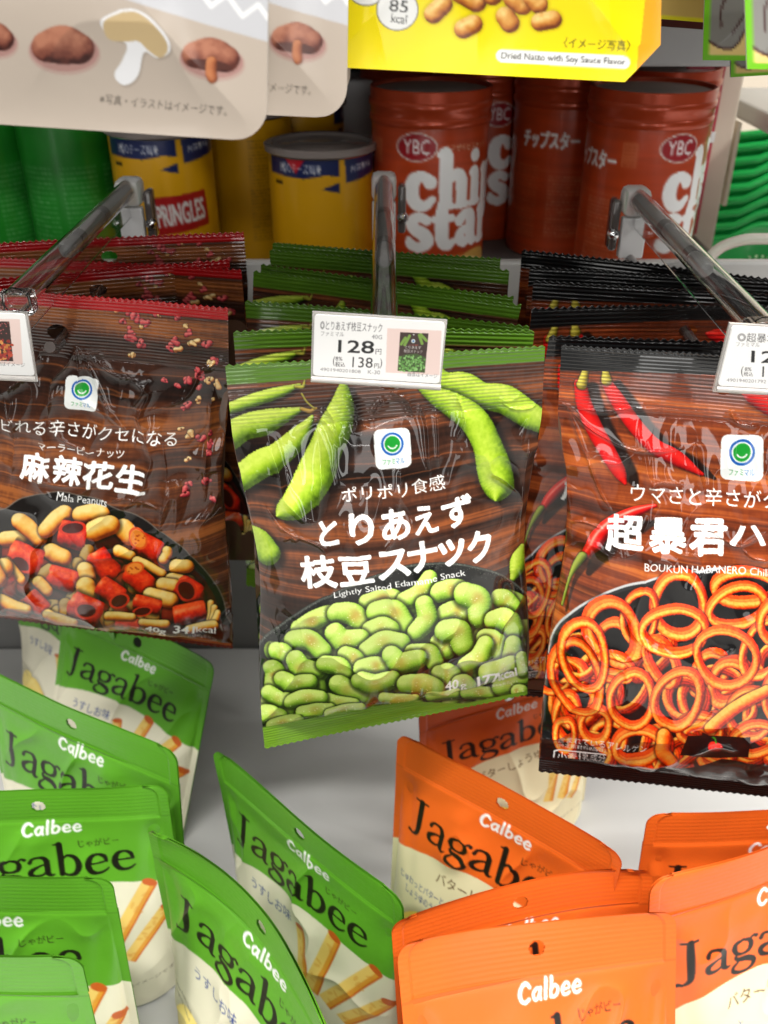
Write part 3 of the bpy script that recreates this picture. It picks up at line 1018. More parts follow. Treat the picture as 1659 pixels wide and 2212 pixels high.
def art_mala(S0):
    nv, nu = S0.shape[:2]
    cv = Canvas(nu, nv)
    cv.on(S0)
    wood(cv, [rgb(36, 21, 15), rgb(66, 39, 27), rgb(94, 56, 36), rgb(146, 94, 54)], seed=21, sy=80, lines=.6)
    cv.crop(.3703, 0, 960)
    rim = smooth_line([(-900, 900), (-500, 520), (-250, 420), (0, 380), (130, 315), (330, 275), (520, 300), (760, 390), (960, 500), (1130, 640), (1260, 830), (1330, 1000), (1400, 1200)], 5)
    cv.poly(np.vstack([rim, [(1400, 1500), (-900, 1500)]]), rgb(26, 21, 18))
    cv.tube(rim, 3.5, rgb(120, 112, 104), flat=True, sm=1, alpha=.8)
    cv.poly(smooth_line([(-900, 600), (-300, 560), (0, 560), (300, 480), (700, 480), (950, 600), (1150, 740), (1280, 1000), (1340, 1500), (-900, 1500)], 3), rgb(66, 16, 8))
    r = np.random.default_rng(8)

    def nut(p, rad):
        p = np.array(p, float)
        if len(p) == 3:
            p[1] = p[1] * .35 + (p[0] + p[2]) / 2 * .65
            c_ = p.mean(0); p = c_ + (p - c_) * .88
            rad = np.array([rad * 1.08, rad * 1.12, rad * 1.10])
        else:
            rad = rad * 1.1
        cv.tube(p, rad, NUT, ao=.5, tex=.12, texs=.06, seed=int(p[0][0]) + 999, lift=1.05)

    def chili(p, rad, hole=None, pale=None):
        cv.tube(p, rad, CHIL, ao=.55, tex=.22, texs=.09, spec=.3, square=True, seed=int(p[0][0]) + 555)
        if hole:
            (hx, hy), rx, ry, an = hole
            cv.ell((hx, hy), rx, ry, rgb(206, 62, 34), an)
            cv.ell((hx, hy), rx * .78, ry * .75, rgb(80, 14, 8), an)
        if pale:
            (hx, hy), rx, ry, an = pale
            cv.ell((hx, hy), rx, ry, rgb(214, 96, 40), an)
            cv.ell((hx, hy), rx * .8, ry * .8, rgb(232, 146, 66), an)
            for q in range(8):
                cv.ell((hx + r.normal(0, rx * .35), hy + r.normal(0, ry * .35)), 7, 5, rgb(160, 60, 20), alpha=.7, n=8)
    # deep layer
    for k in range(90):
        x = r.uniform(-800, 1260); y = r.uniform(620 + max(0, x - 900) * .9, 1080)
        a = r.uniform(0, 3.14); d = np.array([math.cos(a), math.sin(a)]) * r.uniform(40, 75)
        if r.random() < .5:
            cv.tube([(x, y) - d, (x, y) + d], 38, [c * .75 for c in NUT], ao=.5, tex=.1, seed=k)
        else:
            cv.tube([(x, y) - d, (x, y) + d], 48, [c * .6 for c in CHIL], ao=.5, tex=.15, seed=k)
    nut([(30, 555), (130, 545)], 42); nut([(110, 440), (170, 490), (235, 545)], 48); nut([(270, 500), (330, 420), (385, 395)], 46)
    nut([(465, 410), (530, 385), (610, 400)], 48); nut([(720, 480), (745, 500), (760, 520)], 54); nut([(550, 500), (610, 470), (650, 460)], 56)
    chili([(380, 520), (470, 540)], 78, ((425, 488), 85, 40, -10))
    nut([(290, 625), (330, 655), (375, 665)], 45)
    chili([(830, 560), (915, 605)], 68, None, ((812, 535), 52, 70, -25))
    chili([(90, 650), (200, 690)], 88, ((120, 700), 72, 44, 25))
    nut([(690, 610), (730, 622), (770, 640)], 30); nut([(985, 600), (1000, 620), (960, 660)], 26)
    chili([(570, 650), (645, 745)], 72, None)
    nut([(500, 730), (510, 770)], 46)
    nut([(795, 670), (870, 700), (960, 745)], 28)
    chili([(310, 770), (420, 800)], 66, None)
    chili([(770, 750), (850, 820)], 68, None, ((785, 720), 60, 40, -20))
    nut([(1040, 700), (1090, 700)], 42); nut([(1010, 780), (1060, 800)], 40)
    nut([(960, 820), (1010, 830)], 46)
    nut([(220, 800), (250, 830), (275, 860)], 32)
    nut([(500, 830), (515, 890)], 52)
    chili([(600, 830), (690, 890)], 62, ((695, 915), 62, 44, -20))
    chili([(1060, 830), (1130, 880)], 72, ((1085, 855), 74, 58, 60))
    chili([(180, 890), (250, 960)], 48)
    nut([(870, 880), (930, 895), (1000, 915)], 42)
    chili([(800, 920), (920, 950)], 44, ((830, 975), 60, 28, -10))
    nut([(30, 680), (90, 750), (130, 795)], 24)
    nut([(-10, 900), (80, 950), (170, 965)], 26)
    chili([(440, 930), (560, 980)], 72, ((505, 965), 70, 46, 8))
    chili([(1040, 1000), (1170, 975)], 58)
    chili([(690, 1040), (800, 1055)], 36)
    nut([(620, 1000), (700, 1005), (780, 1010)], 22)
    nut([(270, 985), (330, 1015), (440, 1040)], 28)
    nut([(820, 1040), (900, 1050), (980, 1045)], 22)
    chili([(0, 730), (30, 800)], 62)
    for k in range(3):
        nut([(1225 + 22 * k, 930 + 30 * k), (1240 + 16 * k, 1000), (1215 + 10 * k, 1060)], 18)
    nut([(1090, 1085), (1170, 1080), (1260, 1060)], 24)
    for k in range(70):
        x = r.uniform(-700, -30); y = r.uniform(600, 1000)
        a = r.uniform(0, 3.14); d = np.array([math.cos(a), math.sin(a)]) * 55
        (nut if r.random() < .55 else chili)([(x, y) - d, (x, y) + d], 52)
    # wording
    cv.text("Mala Peanuts", (332, 320), (626, 358), 46, WHITE, .012)
    cv.text("40g", (845, 1095), (965, 1112), 36, WHITE, .02); cv.text("341", (1012, 1098), (1128, 1112), 42, WHITE, .03); cv.text("kcal", (1140, 1108), (1255, 1108), 34, WHITE, .02)
    cv.text("(1袋40gあたり)", (1095, 1130), (1262, 1145), 17, WHITE, 0, .8)
    cv.text("マーラーピーナッツ", (215, 38), (718, 88), 50, WHITE, .004)
    for ch, (x0, y0, x1, y1, h) in zip("麻辣花生", ((112, 205, 275, 220, 150), (302, 218, 465, 238, 150), (482, 245, 652, 262, 150), (672, 268, 842, 285, 148))):
        cv.text(ch, (x0, y0), (x1, y1), h, WHITE, .034)
    cv.crop(.5, 0, 499)
    cv.text("シビれる辛さがクセになる", (-70, 858), (758, 938), 66, WHITE, .008)
    # scattered pepper husks
    for k in range(46):
        x = r.uniform(560, 960); y = r.uniform(350, 760)
        if x < 700 and y > 560: x = r.uniform(800, 950)
        if k > 33:
            x = r.uniform(770, 930); y = r.uniform(760, 1190)
        if k < 3:
            x, y = r.uniform(430, 560), r.uniform(340, 420)
        s = r.uniform(8, 18)
        col = [[rgb(110, 30, 40), rgb(176, 66, 74), rgb(214, 120, 116)], [rgb(130, 70, 30), rgb(206, 160, 100), rgb(240, 216, 170)]][int(r.random() < .42)]
        for q in range(r.integers(2, 4)):
            a = r.uniform(0, 6.28)
            cv.tube([(x + r.normal(0, s * .6), y + r.normal(0, s * .6)), (x + s * math.cos(a), y + s * math.sin(a))], [s * .85, s * .45], col, ao=.4, tex=.25, texs=.2, seed=k + q, spec=.1)
        if r.random() < .5:
            cv.ell((x, y), s * .4, s * .3, rgb(70, 24, 20), r.uniform(0, 180))
    cv.crop(1, 0, 0)
    logo(cv, (176, 850), 72, (.08, -1))
    cv.poly([(-500, 400), (700, 500), (700, 710), (496, 691), (280, 675), (60, 658), (-500, 610)], rgb(168, 22, 28))
    cv.poly([(-500, 1270), (0, 1333), (240, 1362), (500, 1396), (700, 1425), (700, 1600), (-500, 1500)], rgb(92, 24, 18))
    cv.poly([(-500, 1262), (0, 1325), (240, 1354), (500, 1390), (500, 1396), (240, 1362), (0, 1333), (-500, 1270)], rgb(190, 120, 70), .6)
    return cv


RING = [rgb(156, 34, 6), rgb(226, 88, 20), rgb(248, 136, 48), rgb(254, 188, 100)]
RINGB = [rgb(90, 10, 4), rgb(176, 34, 10), rgb(218, 62, 22), rgb(236, 100, 44)]


def art_habanero(S0):
    nv, nu = S0.shape[:2]
    cv = Canvas(nu, nv)
    cv.on(S0)
    wood(cv, [rgb(72, 34, 18), rgb(112, 54, 28), rgb(144, 76, 40), rgb(184, 112, 60)], seed=41, sx=4, sy=170, lines=.5)
    cv.crop(.4339, 1121.3, 729.6)
    red = [rgb(84, 4, 6), rgb(150, 12, 14), rgb(190, 24, 22), rgb(220, 60, 46)]
    stem = [rgb(90, 80, 20), rgb(150, 136, 50), rgb(200, 190, 100)]

    def pep(p, r, sh=(60, 20, .8)):
        r = [q * .86 for q in r]
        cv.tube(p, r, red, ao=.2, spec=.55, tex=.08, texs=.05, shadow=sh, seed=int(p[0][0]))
    pep([(305, 230), (325, 330), (380, 460), (450, 580), (500, 670), (530, 730)], [36, 46, 50, 46, 38, 10])
    cv.tube([(330, 165), (312, 232)], [16, 26], stem)
    pep([(430, 215), (490, 310), (580, 440), (680, 545), (790, 605), (915, 680)], [28, 44, 46, 46, 46, 8])
    cv.tube([(430, 170), (435, 212)], [16, 26], stem)
    pep([(680, 838), (560, 880), (450, 940), (370, 1020), (320, 1100)], [10, 34, 46, 46, 20], (30, 70, .7))
    cv.tube([(315, 1085), (285, 1130), (250, 1200), (215, 1330)], [22, 18, 8, 6], [rgb(60, 70, 14), rgb(110, 120, 40), rgb(160, 170, 80)], shadow=(20, 30, .5))
    pep([(1120, 280), (1180, 300), (1290, 360), (1400, 420)], [14, 50, 60, 40])
    pep([(1700, 240), (1650, 360), (1600, 500)], [30, 46, 14])
    # bowl
    rim = smooth_line([(120, 1900), (150, 1560), (190, 1440), (300, 1340), (470, 1260), (640, 1205), (850, 1165), (1080, 1150), (1300, 1165), (1500, 1210), (1700, 1300), (1850, 1500)], 5)
    cv.poly(np.vstack([rim, [(1900, 2600), (60, 2600)]]), rgb(20, 18, 19))
    cv.tube(rim, 6, rgb(196, 196, 196), flat=True, sm=1)
    cv.tube(rim + (4, 14), 8, rgb(60, 60, 62), flat=True, sm=1, alpha=.7)
    r = np.random.default_rng(77)

    def ring(cx, cy, rx, ry, ang, th, wide=1.0, s=0):
        t = np.linspace(0, 2 * math.pi, 25)
        ca, sa = math.cos(math.radians(ang)), math.sin(math.radians(ang))
        x, y = rx * np.cos(t), ry * np.sin(t)
        E = np.stack([cx + x * ca - y * sa, cy + x * sa + y * ca], -1)
        q = np.random.default_rng(s + 7)
        ph = q.uniform(0, 6.28, 3)
        E = E + (E - (cx, cy)) * (.05 * np.sin(2 * t + ph[0]) + .03 * np.sin(3 * t + ph[1]))[:, None]
        E[-1] = E[0]
        sh = np.array([sa, -ca]) * th * q.uniform(.9, 1.5)
        wall = np.array(RINGB) * q.uniform(.85, 1.1)
        cv.tube(E + sh * .8, th * .85, wall, ao=.38, tex=.2, texs=.16, sm=1, seed=s + 5, fuzz=.1)        # inner wall
        cv.tube(E + sh * .35, th * .68, (wall + np.array(RING)) / 2, ao=.0, tex=.2, texs=.16, sm=1, seed=s + 6)
        cv.tube(E, th * (.50 + .1 * np.sin(t + ph[2])), np.array(RING) * q.uniform(.92, 1.03), ao=.12, tex=.22, texs=.2, sm=1, seed=s, fuzz=.22, lift=1.1)
    for k in range(46):
        x = r.uniform(150, 1760); y = r.uniform(1520, 2150)
        ring(x, y, r.uniform(70, 130), r.uniform(50, 120), r.uniform(0, 180), r.uniform(20, 30), s=k)
    RG = [(800, 1345, 128, 150, -10, 30), (1130, 1260, 160, 75, -4, 30), (600, 1400, 85, 128, 12, 20), (480, 1480, 118, 150, -38, 34), (1090, 1350, 140, 92, -12, 26),
          (1210, 1560, 90, 150, 20, 24), (1150, 1880, 110, 120, 30, 22), (900, 1960, 110, 70, 0, 22), (470, 1650, 100, 60, 10, 18), (240, 1900, 60, 110, 5, 22),
          (380, 1940, 74, 78, 0, 24), (230, 1990, 50, 80, 0, 20), (590, 2040, 118, 70, -5, 26), (700, 1620, 130, 60, 60, 22),
          (290, 1700, 112, 190, -22, 22), (325, 1590, 112, 165, -15, 24), (560, 1812, 112, 128, 6, 24), (785, 1810, 102, 150, 22, 26),
          (775, 1475, 152, 112, 4, 24), (1030, 1605, 152, 132, 8, 24), (1330, 1420, 130, 120, 0, 26), (1450, 1600, 140, 120, 20, 26), (1340, 1800, 120, 130, 0, 26), (1560, 1800, 130, 120, 0, 26),
          (1180, 2010, 120, 70, -10, 24), (1620, 1450, 90, 120, 10, 26), (1420, 1980, 130, 80, 0, 26)]
    for k, g in enumerate(RG):
        ring(*g, s=k * 3)
    cv.tube([(950, 1940), (1080, 1840), (1230, 1760)], [30, 32, 30], RING, tex=.16, texs=.12)
    cv.tube([(720, 1980), (715, 2060), (760, 2110)], [34, 36, 30], RING, tex=.16, texs=.12)
    # corner tag with a red pepper
    cv.poly([(838, 1975), (1152, 1985), (1140, 2085), (1000, 2095), (800, 2075), (822, 2020)], rgb(16, 12, 12))
    cv.tube([(965, 2035), (990, 2040)], [26, 24], red, ao=0)
    cv.tube([(980, 2015), (975, 1995), (965, 1990)], 4, rgb(60, 140, 40), flat=True)
    cv.text("含まれているアレルゲン", (190, 2020), (632, 2062), 36, WHITE, .012)
    cv.text("(特定原材料8品目)", (188, 2048), (430, 2066), 24, WHITE, .006)
    cv.tube([(172, 2095), (178, 2066), (200, 2062), (430, 2074)], 3, WHITE, flat=True, sm=1)
    cv.tube([(302, 2100), (304, 2070)], 3, WHITE, flat=True)
    cv.text("小麦", (190, 2105), (290, 2108), 34, WHITE, .006); cv.text("乳成分", (314, 2106), (430, 2110), 34, WHITE, .006)
    # wording
    cv.text("ウマさと辛さがクセになる", (556, 822), (1660, 866), 92, WHITE, .006)
    for ch, (x0, y0, x1, y1, h) in zip("超暴君ハバネロ", ((435, 1050, 612, 1056, 165), (650, 1064, 826, 1070, 165), (850, 1076, 1028, 1084, 172), (1050, 1030, 1225, 1036, 96), (1250, 1040, 1420, 1046, 120), (1450, 1058, 1610, 1064, 150), (1640, 1058, 1770, 1062, 110))):
        cv.text(ch, (x0, y0), (x1, y1), h, WHITE, .034)
    cv.text("BOUKUN HABANERO Chili", (622, 1156), (1242, 1188), 38, WHITE, .016)
    cv.crop(1, 0, 0)
    logo(cv, (1602.5, 988), 92, (.03, -1))
    cv.poly([(1100, 600), (2100, 640), (2100, 850), (1900, 836), (1560, 812), (1400, 805), (1203, 799), (1100, 795)], rgb(14, 14, 15))
    cv.poly([(1050, 1632), (1165, 1637), (1300, 1646), (1480, 1662), (1560, 1640), (1659, 1652), (1950, 1690), (1950, 1900), (1050, 1800)], rgb(14, 13, 13))
    return cv


def top_corners(L, R, drop):
    return PZ(*L, drop), PZ(*R, drop)


DROP = 0.147
# ---- hero bags: corners measured on the photograph, set at the depth of their hooks
ED = [PZ(486, 787, DROP), PZ(1178, 745, DROP), PY(1139, 1502, .378), PY(572, 1618, .348)]
ML = [PY(-150, 611, .418), PY(493, 662, .400), PY(503, 1402, .425), PY(-150, 1316, .452)]
HB = [PZ(1213, 743, DROP), PZ(1930, 788, DROP), PY(1900, 1752, .355), PY(1163, 1668, .352)]
KED = dict(pinch=.085, pinch_at=.42)
KML = dict(pinch=.05, pinch_at=.35)
KHB = dict(pinch=.085, pinch_at=.28)


def res_for(cor, step):
    w, h = size_of(cor)
    return int(round(w / step)) + 1, int(round(h / step)) + 1


def folds(S, lines, cv):
    """sharp folds in the film along measured lines: (points, height in mm, half width)"""
    X, Y = project(S)
    off = np.zeros(X.shape)
    for pts, amp, sig in lines:
        P = smooth_line(np.asarray(pts, float), 5)
        j = (X > P[:, 0].min() - sig * 4) & (X < P[:, 0].max() + sig * 4) & (Y > P[:, 1].min() - sig * 4) & (Y < P[:, 1].max() + sig * 4)
        if not j.any():
            continue
        ii, jj = np.where(j)
        sl = (slice(ii.min(), ii.max() + 1), slice(jj.min(), jj.max() + 1))
        d, nx, ny, t = cv.dist(P, np.ones(len(P)), X[sl], Y[sl])
        taper = np.clip(np.minimum(t, 1 - t) * 5, 0, 1)
        side = np.sign(ny + 1e-6)
        off[sl] += amp * .0007 * taper * np.exp(-np.abs(d) / sig) * (1 + .25 * side)
    return off


def k5(a):
    return [(x * .5, 499 + y * .5) for x, y in a]


def k2(a):
    return [(460.8 + .4444 * x, 768 + .4444 * y) for x, y in a]


def k4(a):
    return [(1121.3 + .4339 * x, 729.6 + .4339 * y) for x, y in a]


FOLD_ML = [(k5([(335, 490), (300, 560), (230, 640), (215, 720), (205, 820)]), 3.2, 9), (k5([(335, 490), (345, 590), (330, 680)]), 2.6, 7),
           (k5([(340, 490), (400, 600), (430, 690), (490, 800), (560, 880)]), 3.0, 9), (k5([(360, 500), (470, 600), (600, 640)]), 2.2, 9),
           (k5([(970, 550), (900, 580), (860, 600), (840, 660), (780, 730), (620, 790)]), 2.6, 7), (k5([(180, 490), (150, 580), (60, 660), (-40, 720)]), 3.2, 10),
           (k5([(200, 800), (260, 900), (420, 960)]), 2.0, 9), (k5([(560, 640), (640, 700), (600, 800), (640, 860)]), 2.6, 7), (k5([(640, 640), (600, 720), (560, 760)]), 2.2, 6),
           (k5([(930, 620), (900, 800), (890, 1000), (880, 1200)]), 2.2, 8), (k5([(20, 700), (60, 900), (40, 1100)]), 2.4, 12), (k5([(700, 900), (720, 1080), (690, 1300)]), 1.8, 12),
           (k5([(420, 1180), (560, 1150), (700, 1200)]), 1.4, 9), (k5([(100, 1040), (260, 1100), (420, 1060)]), 1.6, 9)]
FOLD_ED = [(k2([(380, 390), (440, 335), (520, 305), (570, 350), (590, 400), (615, 440)]), 1.5, 5), (k2([(540, 240), (585, 310), (600, 390)]), 1.8, 6), (k2([(1390, 215), (1450, 215), (1500, 180)]), 1.2, 4), (k2([(1395, 220), (1460, 255), (1540, 250), (1580, 215)]), 1.3, 4),
           (k2([(1000, 225), (1035, 320), (1045, 440), (1060, 600)]), 2.4, 9), (k2([(1085, 240), (1095, 400), (1100, 560)]), 2.2, 8), (k2([(775, 285), (800, 240), (835, 205)]), 1.6, 5), (k2([(905, 520), (900, 640), (890, 760)]), 1.6, 7),
           (k2([(330, 890), (380, 870), (410, 900)]), 1.8, 7), (k2([(240, 700), (330, 830), (520, 920), (560, 1010)]), 1.8, 9), (k2([(1540, 360), (1500, 640), (1480, 900)]), 2.0, 8), (k2([(120, 560), (170, 700), (200, 820)]), 2.0, 8),
           (k2([(820, 960), (870, 880), (850, 800)]), 1.2, 6), (k2([(640, 180), (700, 260), (680, 380)]), 1.6, 8), (k2([(1180, 180), (1220, 300), (1180, 420)]), 1.6, 8), (k2([(860, 170), (940, 210), (980, 300)]), 1.8, 6)]
FOLD_HB = [(k4([(195, 305), (270, 370), (330, 430), (420, 490), (520, 540), (640, 565), (760, 560), (825, 545)]), 1.3, 3.5), (k4([(235, 320), (290, 470), (350, 620), (400, 760), (470, 880)]), 1.2, 3.5), (k4([(900, 930), (1000, 985), (1080, 1035), (1160, 1010), (1239, 965)]), 1.4, 4.5),
           (k4([(240, 900), (330, 910), (430, 960)]), 1.6, 5), (k4([(1100, 1040), (1170, 1090), (1250, 1110)]), 2.0, 7), (k4([(880, 520), (890, 640), (920, 760)]), 1.8, 8), (k4([(300, 340), (420, 360), (560, 345), (700, 360)]), 1.6, 6), (k4([(1050, 360), (1090, 420), (1200, 440)]), 1.8, 6),
           (k4([(450, 1560), (520, 1600), (640, 1570)]), 1.8, 7), (k4([(940, 1540), (1020, 1570), (1080, 1540)]), 1.6, 7), (k4([(640, 760), (700, 720), (820, 730)]), 1.3, 6), (k4([(170, 600), (240, 760), (260, 900)]), 2.2, 8),
           (k4([(840, 2080), (980, 2030), (1100, 2060)]), 2.0, 6)]


def hero(cor, art, st, sb, bulge, seed, k, wr, hole, lines=()):
    nu, nv = res_for(cor, 0.00034)
    S0 = bag_surface(cor, nu, nv, st, sb, bulge, 0, seed, zig=0, crimp=0, **k)
    cv = art(S0)
    cols = cv.colors(0.95, .28)
    return cols, film_bag("snack_bag", cor, cols, st, sb, bulge, seed, wr=wr, hole=hole, extra=folds(S0, lines, cv), **k)


ed_cols, o = hero(ED, art_edamame, .135, .075, .023, 5, KED, .8, (.5, .06, .003), FOLD_ED)
tag(o, "front edamame snack bag on the middle hook, under the tag reading 128", "snack bag", "edamame snack bags on the middle hook")
ml_cols, o = hero(ML, art_mala, .15, .02, .023, 33, KML, 1.1, (.435, .09, .004), FOLD_ML)
tag(o, "front red topped spicy peanut bag on the left hook, with crinkled dark film", "snack bag", "spicy peanut bags on the left hook")
hb_cols, o = hero(HB, art_habanero, .12, .045, .023, 61, KHB, .75, (.5, .06, .003), FOLD_HB)
tag(o, "front black topped chilli ring bag on the right hook, showing orange rings", "snack bag", "chilli ring bags on the right hook")

ORD = ["second", "third", "fourth", "fifth", "sixth", "seventh", "eighth"]


def row(tops, cols, st, sb, height, seed, mk, group, shifts=None, step=0.0005, **k):
    w0 = None
    for n, (L, R) in enumerate(tops):
        a, b = top_corners(L, R, DROP)
        a = a + (0, 0, rng.uniform(-.002, .002)); b = b + (rng.uniform(-.004, .002), 0, rng.uniform(-.003, .002))
        dn = np.array([0, 0.004, -height])
        s = np.array((shifts or {}).get(n, (0, 0, 0)))
        cor = [a, b, b + dn + s, a + dn + s]
        nu, nv = res_for(cor, step)
        c = resample(cols, nu, nv)
        o = film_bag("snack_bag", cor, c, st, sb, .0075, seed + n * 7, wr=.7, hole=(.5, .06, .003), zig=.0013, crimp=.00020, rib=.0021, bend=rng.uniform(-.009, .006), **k)
        tag(o, mk(ORD[n], n), "snack bag", group)


row([((503, 706), (1160, 712)), ((528, 641), (1137, 690)), ((548, 590), (1128, 652)), ((564, 570), (1122, 628)), ((582, 540), (1104, 586)), ((588, 530), (1092, 566)), ((594, 520), (1084, 548))],
    ed_cols, .135, .075, .224, 100, lambda w, n: f"{w} edamame bag from the front on the middle hook, mostly its green top seal showing",
    "edamame snack bags on the middle hook", {0: (-.004, .01, 0), 2: (-.024, .02, 0.006), 3: (-.018, .01, 0)}, pinch=.04)
row([((-110, 617), (508, 556)), ((-130, 545), (515, 577)), ((-80, 530), (537, 505))],
    ml_cols, .15, .02, .19, 200, lambda w, n: f"{w} peanut bag from the front on the left hook, its red top edge showing",
    "spicy peanut bags on the left hook", {}, pinch=.04)
row([((1188, 713), (1900, 745)), ((1148, 671), (1850, 655)), ((1153, 598), (1850, 640)), ((1145, 567), (1830, 615)), ((1128, 534), (1800, 606))],
    hb_cols, .12, .045, .224, 300, lambda w, n: f"{w} chilli ring bag from the front on the right hook, its black top seal showing",
    "chilli ring bags on the right hook", {0: (-.012, .008, 0)}, pinch=.04)

# ================================================================== CANS ON THE SHELF BEHIND
def can_canvas(R, h, base, res=0.0007):
    nu = int(2 * math.pi * R / res); nv = int(h / res)
    cv = Canvas(nu, nv, base=base)
    cv.unit = nu / (2 * math.pi * R * 1000)
    half = math.pi * R * 1000
    cv.k = (1, half, 1, 0)                 # millimetres round from the middle of the front, millimetres down
    return cv


def fine_print(cv, x0, y0, x1, y1, lh, color, seed, alpha=.5):
    r = np.random.default_rng(seed)
    y = y0
    while y < y1:
        x = x0
        while x < x1:
            w = r.uniform(.8, 4)
            cv.poly([(x, y), (min(x + w, x1), y), (min(x + w, x1), y + lh * .5), (x, y + lh * .5)], color, alpha * r.uniform(.5, 1))
            x += w + r.uniform(.3, 1)
        y += lh


def star_art():
    R, h = .040, .130
    cv = can_canvas(R, h, rgb(176, 58, 22))
    cv.field(lambda x, y: np.ones(x.shape + (1,)) * rgb(186, 66, 26) * (0.93 + 0.14 * fbm(x * .02, y * .3, 3, 2))[..., None])
    P = (1, 1, 1)
    for off in (0,):
        cv.ell((-10.5, 31), 14.2, 9.0, (.9, .88, .86))
        cv.ell((-10.5, 31), 13.3, 8.2, rgb(160, 22, 34))
        cv.text("YBC", (-19.5, 35.4), (-1.5, 35.4), 9.2, P, .02)
        cv.text("ヤマザキビスケット", (8, 33.5), (44, 33.5), 4.0, rgb(232, 200, 170), .01)
        cv.letters("chip", FAT, (-17, 71), (64, 68), 24, P, wide=1.02)
        cv.letters("star", FAT, (-17, 99), (56, 96), 25, P, wide=1.02)
        cv.text("うすしお味", (0, 109), (26, 108), 6, rgb(222, 150, 30), .02)
        cv.ell((34, 116), 22, 14, rgb(224, 178, 90), -12)
        cv.ell((30, 119), 20, 13, rgb(238, 206, 130), 14)
    cv.text("チップスター", (-96, 47), (-52, 47), 12, P, .05)
    cv.rrect([(-48, 28), (-38, 28), (-38, 44), (-48, 44)], 1, rgb(206, 120, 80), .55)
    fine_print(cv, -47, 30, -39, 42, 2.4, rgb(176, 58, 22), 3, .7)
    cv.poly([(-80, 62), (-30, 62), (-30, 62.8), (-80, 62.8)], rgb(214, 130, 90), .6)
    fine_print(cv, -72, 66, -34, 112, 2.6, rgb(226, 160, 130), 4, .55)
    fine_print(cv, -110, 60, -80, 112, 2.6, rgb(226, 160, 130), 5, .35)
    return R, h, cv


def yellow_art(h, banner=True):
    R = .0375
    cv = can_canvas(R, h, rgb(214, 158, 14))
    navy = rgb(20, 34, 84)
    cv.poly([(-42, 2), (15, 2), (15, 14), (5, 13), (-10, 15.5), (-42, 14)], navy)
    cv.poly([(19, 3), (62, 1), (62, 14), (20, 19)], navy)
    if not banner:
        cv.poly([(-28, -1), (-6, -1), (-16, 12.5)], rgb(188, 24, 40))
    cv.text("5種のチーズ風味", (-30, 12), (2, 12.6), 6.5, WHITE, .03)
    cv.text("内容量43g", (24, 13), (46, 11), 5, WHITE, .02)
    cv.poly([(2, 22), (15, 18), (15, 25)], navy)
    if banner:
        cv.rrect([(-8, 40), (36, 38), (38, 62), (-5, 66)], 2, rgb(166, 22, 24))
        cv.text("PRINGLES", (-4, 60), (34, 57), 14, (.86, .85, .84), .03)
    cv.poly([(-36, 18), (-28, 18), (-28, 21), (-36, 21)], rgb(60, 40, 10))
    fine_print(cv, 62, 16, 92, 90, 2.5, rgb(120, 84, 8), 7, .6)
    fine_print(cv, -92, 16, -66, 90, 2.5, rgb(120, 84, 8), 8, .6)
    return R, h, cv


def green_art(h):
    R = .0375
    cv = can_canvas(R, h, rgb(28, 128, 34))
    cv.field(lambda x, y: np.ones(x.shape + (1,)) * rgb(28, 128, 34) * (0.9 + 0.2 * fbm(x * .02, y * .05, 8, 2))[..., None])
    for k in range(6):
        fine_print(cv, -100 + 34 * k, 40, -72 + 34 * k, 110, 3.4, rgb(130, 186, 130), k, .55)
    return R, h, cv


def can(name, px, wpx, d, art, rot, label, cat, group, kind):
    """wpx = apparent width of the can; it stands on the can board at depth d along the view axis"""
    R0, h, cv = art
    R = wpx / 2 / FPX * d
    zt = SHELF_Z + h
    zm = SHELF_Z + h * .75
    y = (d - (H - zm) * SP) / CP
    c = np.array([(px - 829.5) / FPX * d, y, SHELF_Z + .0006])
    root = empty(name, c, label, cat, group)
    cols = cv.colors(1.0)
    nu, nv = 120, max(int(h / .0011), 60)
    nu = 230
    C = resample(np.concatenate([cols, cols[:, :1]], 1), nu, nv)
    th = np.linspace(-math.pi, math.pi, nu) + rot
    z = np.linspace(h - .0035, 0, nv)
    rr = np.full(nv, R) - .0006 * np.exp(-(z / .002))
    V = np.stack([c[0] + rr[:, None] * np.sin(th)[None, :], c[1] - rr[:, None] * np.cos(th)[None, :], np.broadcast_to((c[2] + z)[:, None], (nv, nu))], -1)
    mesh_obj("body", V.reshape(-1, 3), grid_faces(nv, nu), M_CAN, root, C.reshape(-1, 3))
    top = (c[0], c[1], zt)
    if kind == 'star':
        prof = [(R + .0006, -.022), (R + .0014, -.0205), (R + .0014, -.0175), (R + .0006, -.0165), (R + .0008, -.0125), (R + .0018, -.0112), (R + .0018, -.0080), (R + .0008, -.0068), (R + .0009, -.0006), (R + .0002, 0), (R - .0012, -.0003), (R - .0018, -.003)]
        MB().lathe(prof, top, 72).build("lid_band", M_STARLID, root, smooth=True)
        MB().lathe([(R - .0017, -.0028), (R - .006, -.0034), (.02, -.0030), (.0001, -.0032)], top, 72).build("lid", M_FOIL, root, smooth=True)
    else:
        MB().lathe([(R, -.006), (R + .0013, -.0045), (R + .0015, -.003), (R + .0008, -.002)], top, 72).build("rim", M_METAL, root, smooth=True)
        MB().lathe([(R + .0018, -.005), (R + .0026, -.0042), (R + .0026, -.0006), (R + .0014, 0), (R - .002, -.0004), (R - .0035, -.0022), (R * .6, -.0020), (R * .55, -.0012), (.0001, -.0012)], top, 72).build("lid", M_LID, root, smooth=True)
        MB().lathe([(R - .003, -.0046), (.0001, -.0042)], top, 48).build("seal", M_FOIL, root, smooth=True)
    return root, R, top


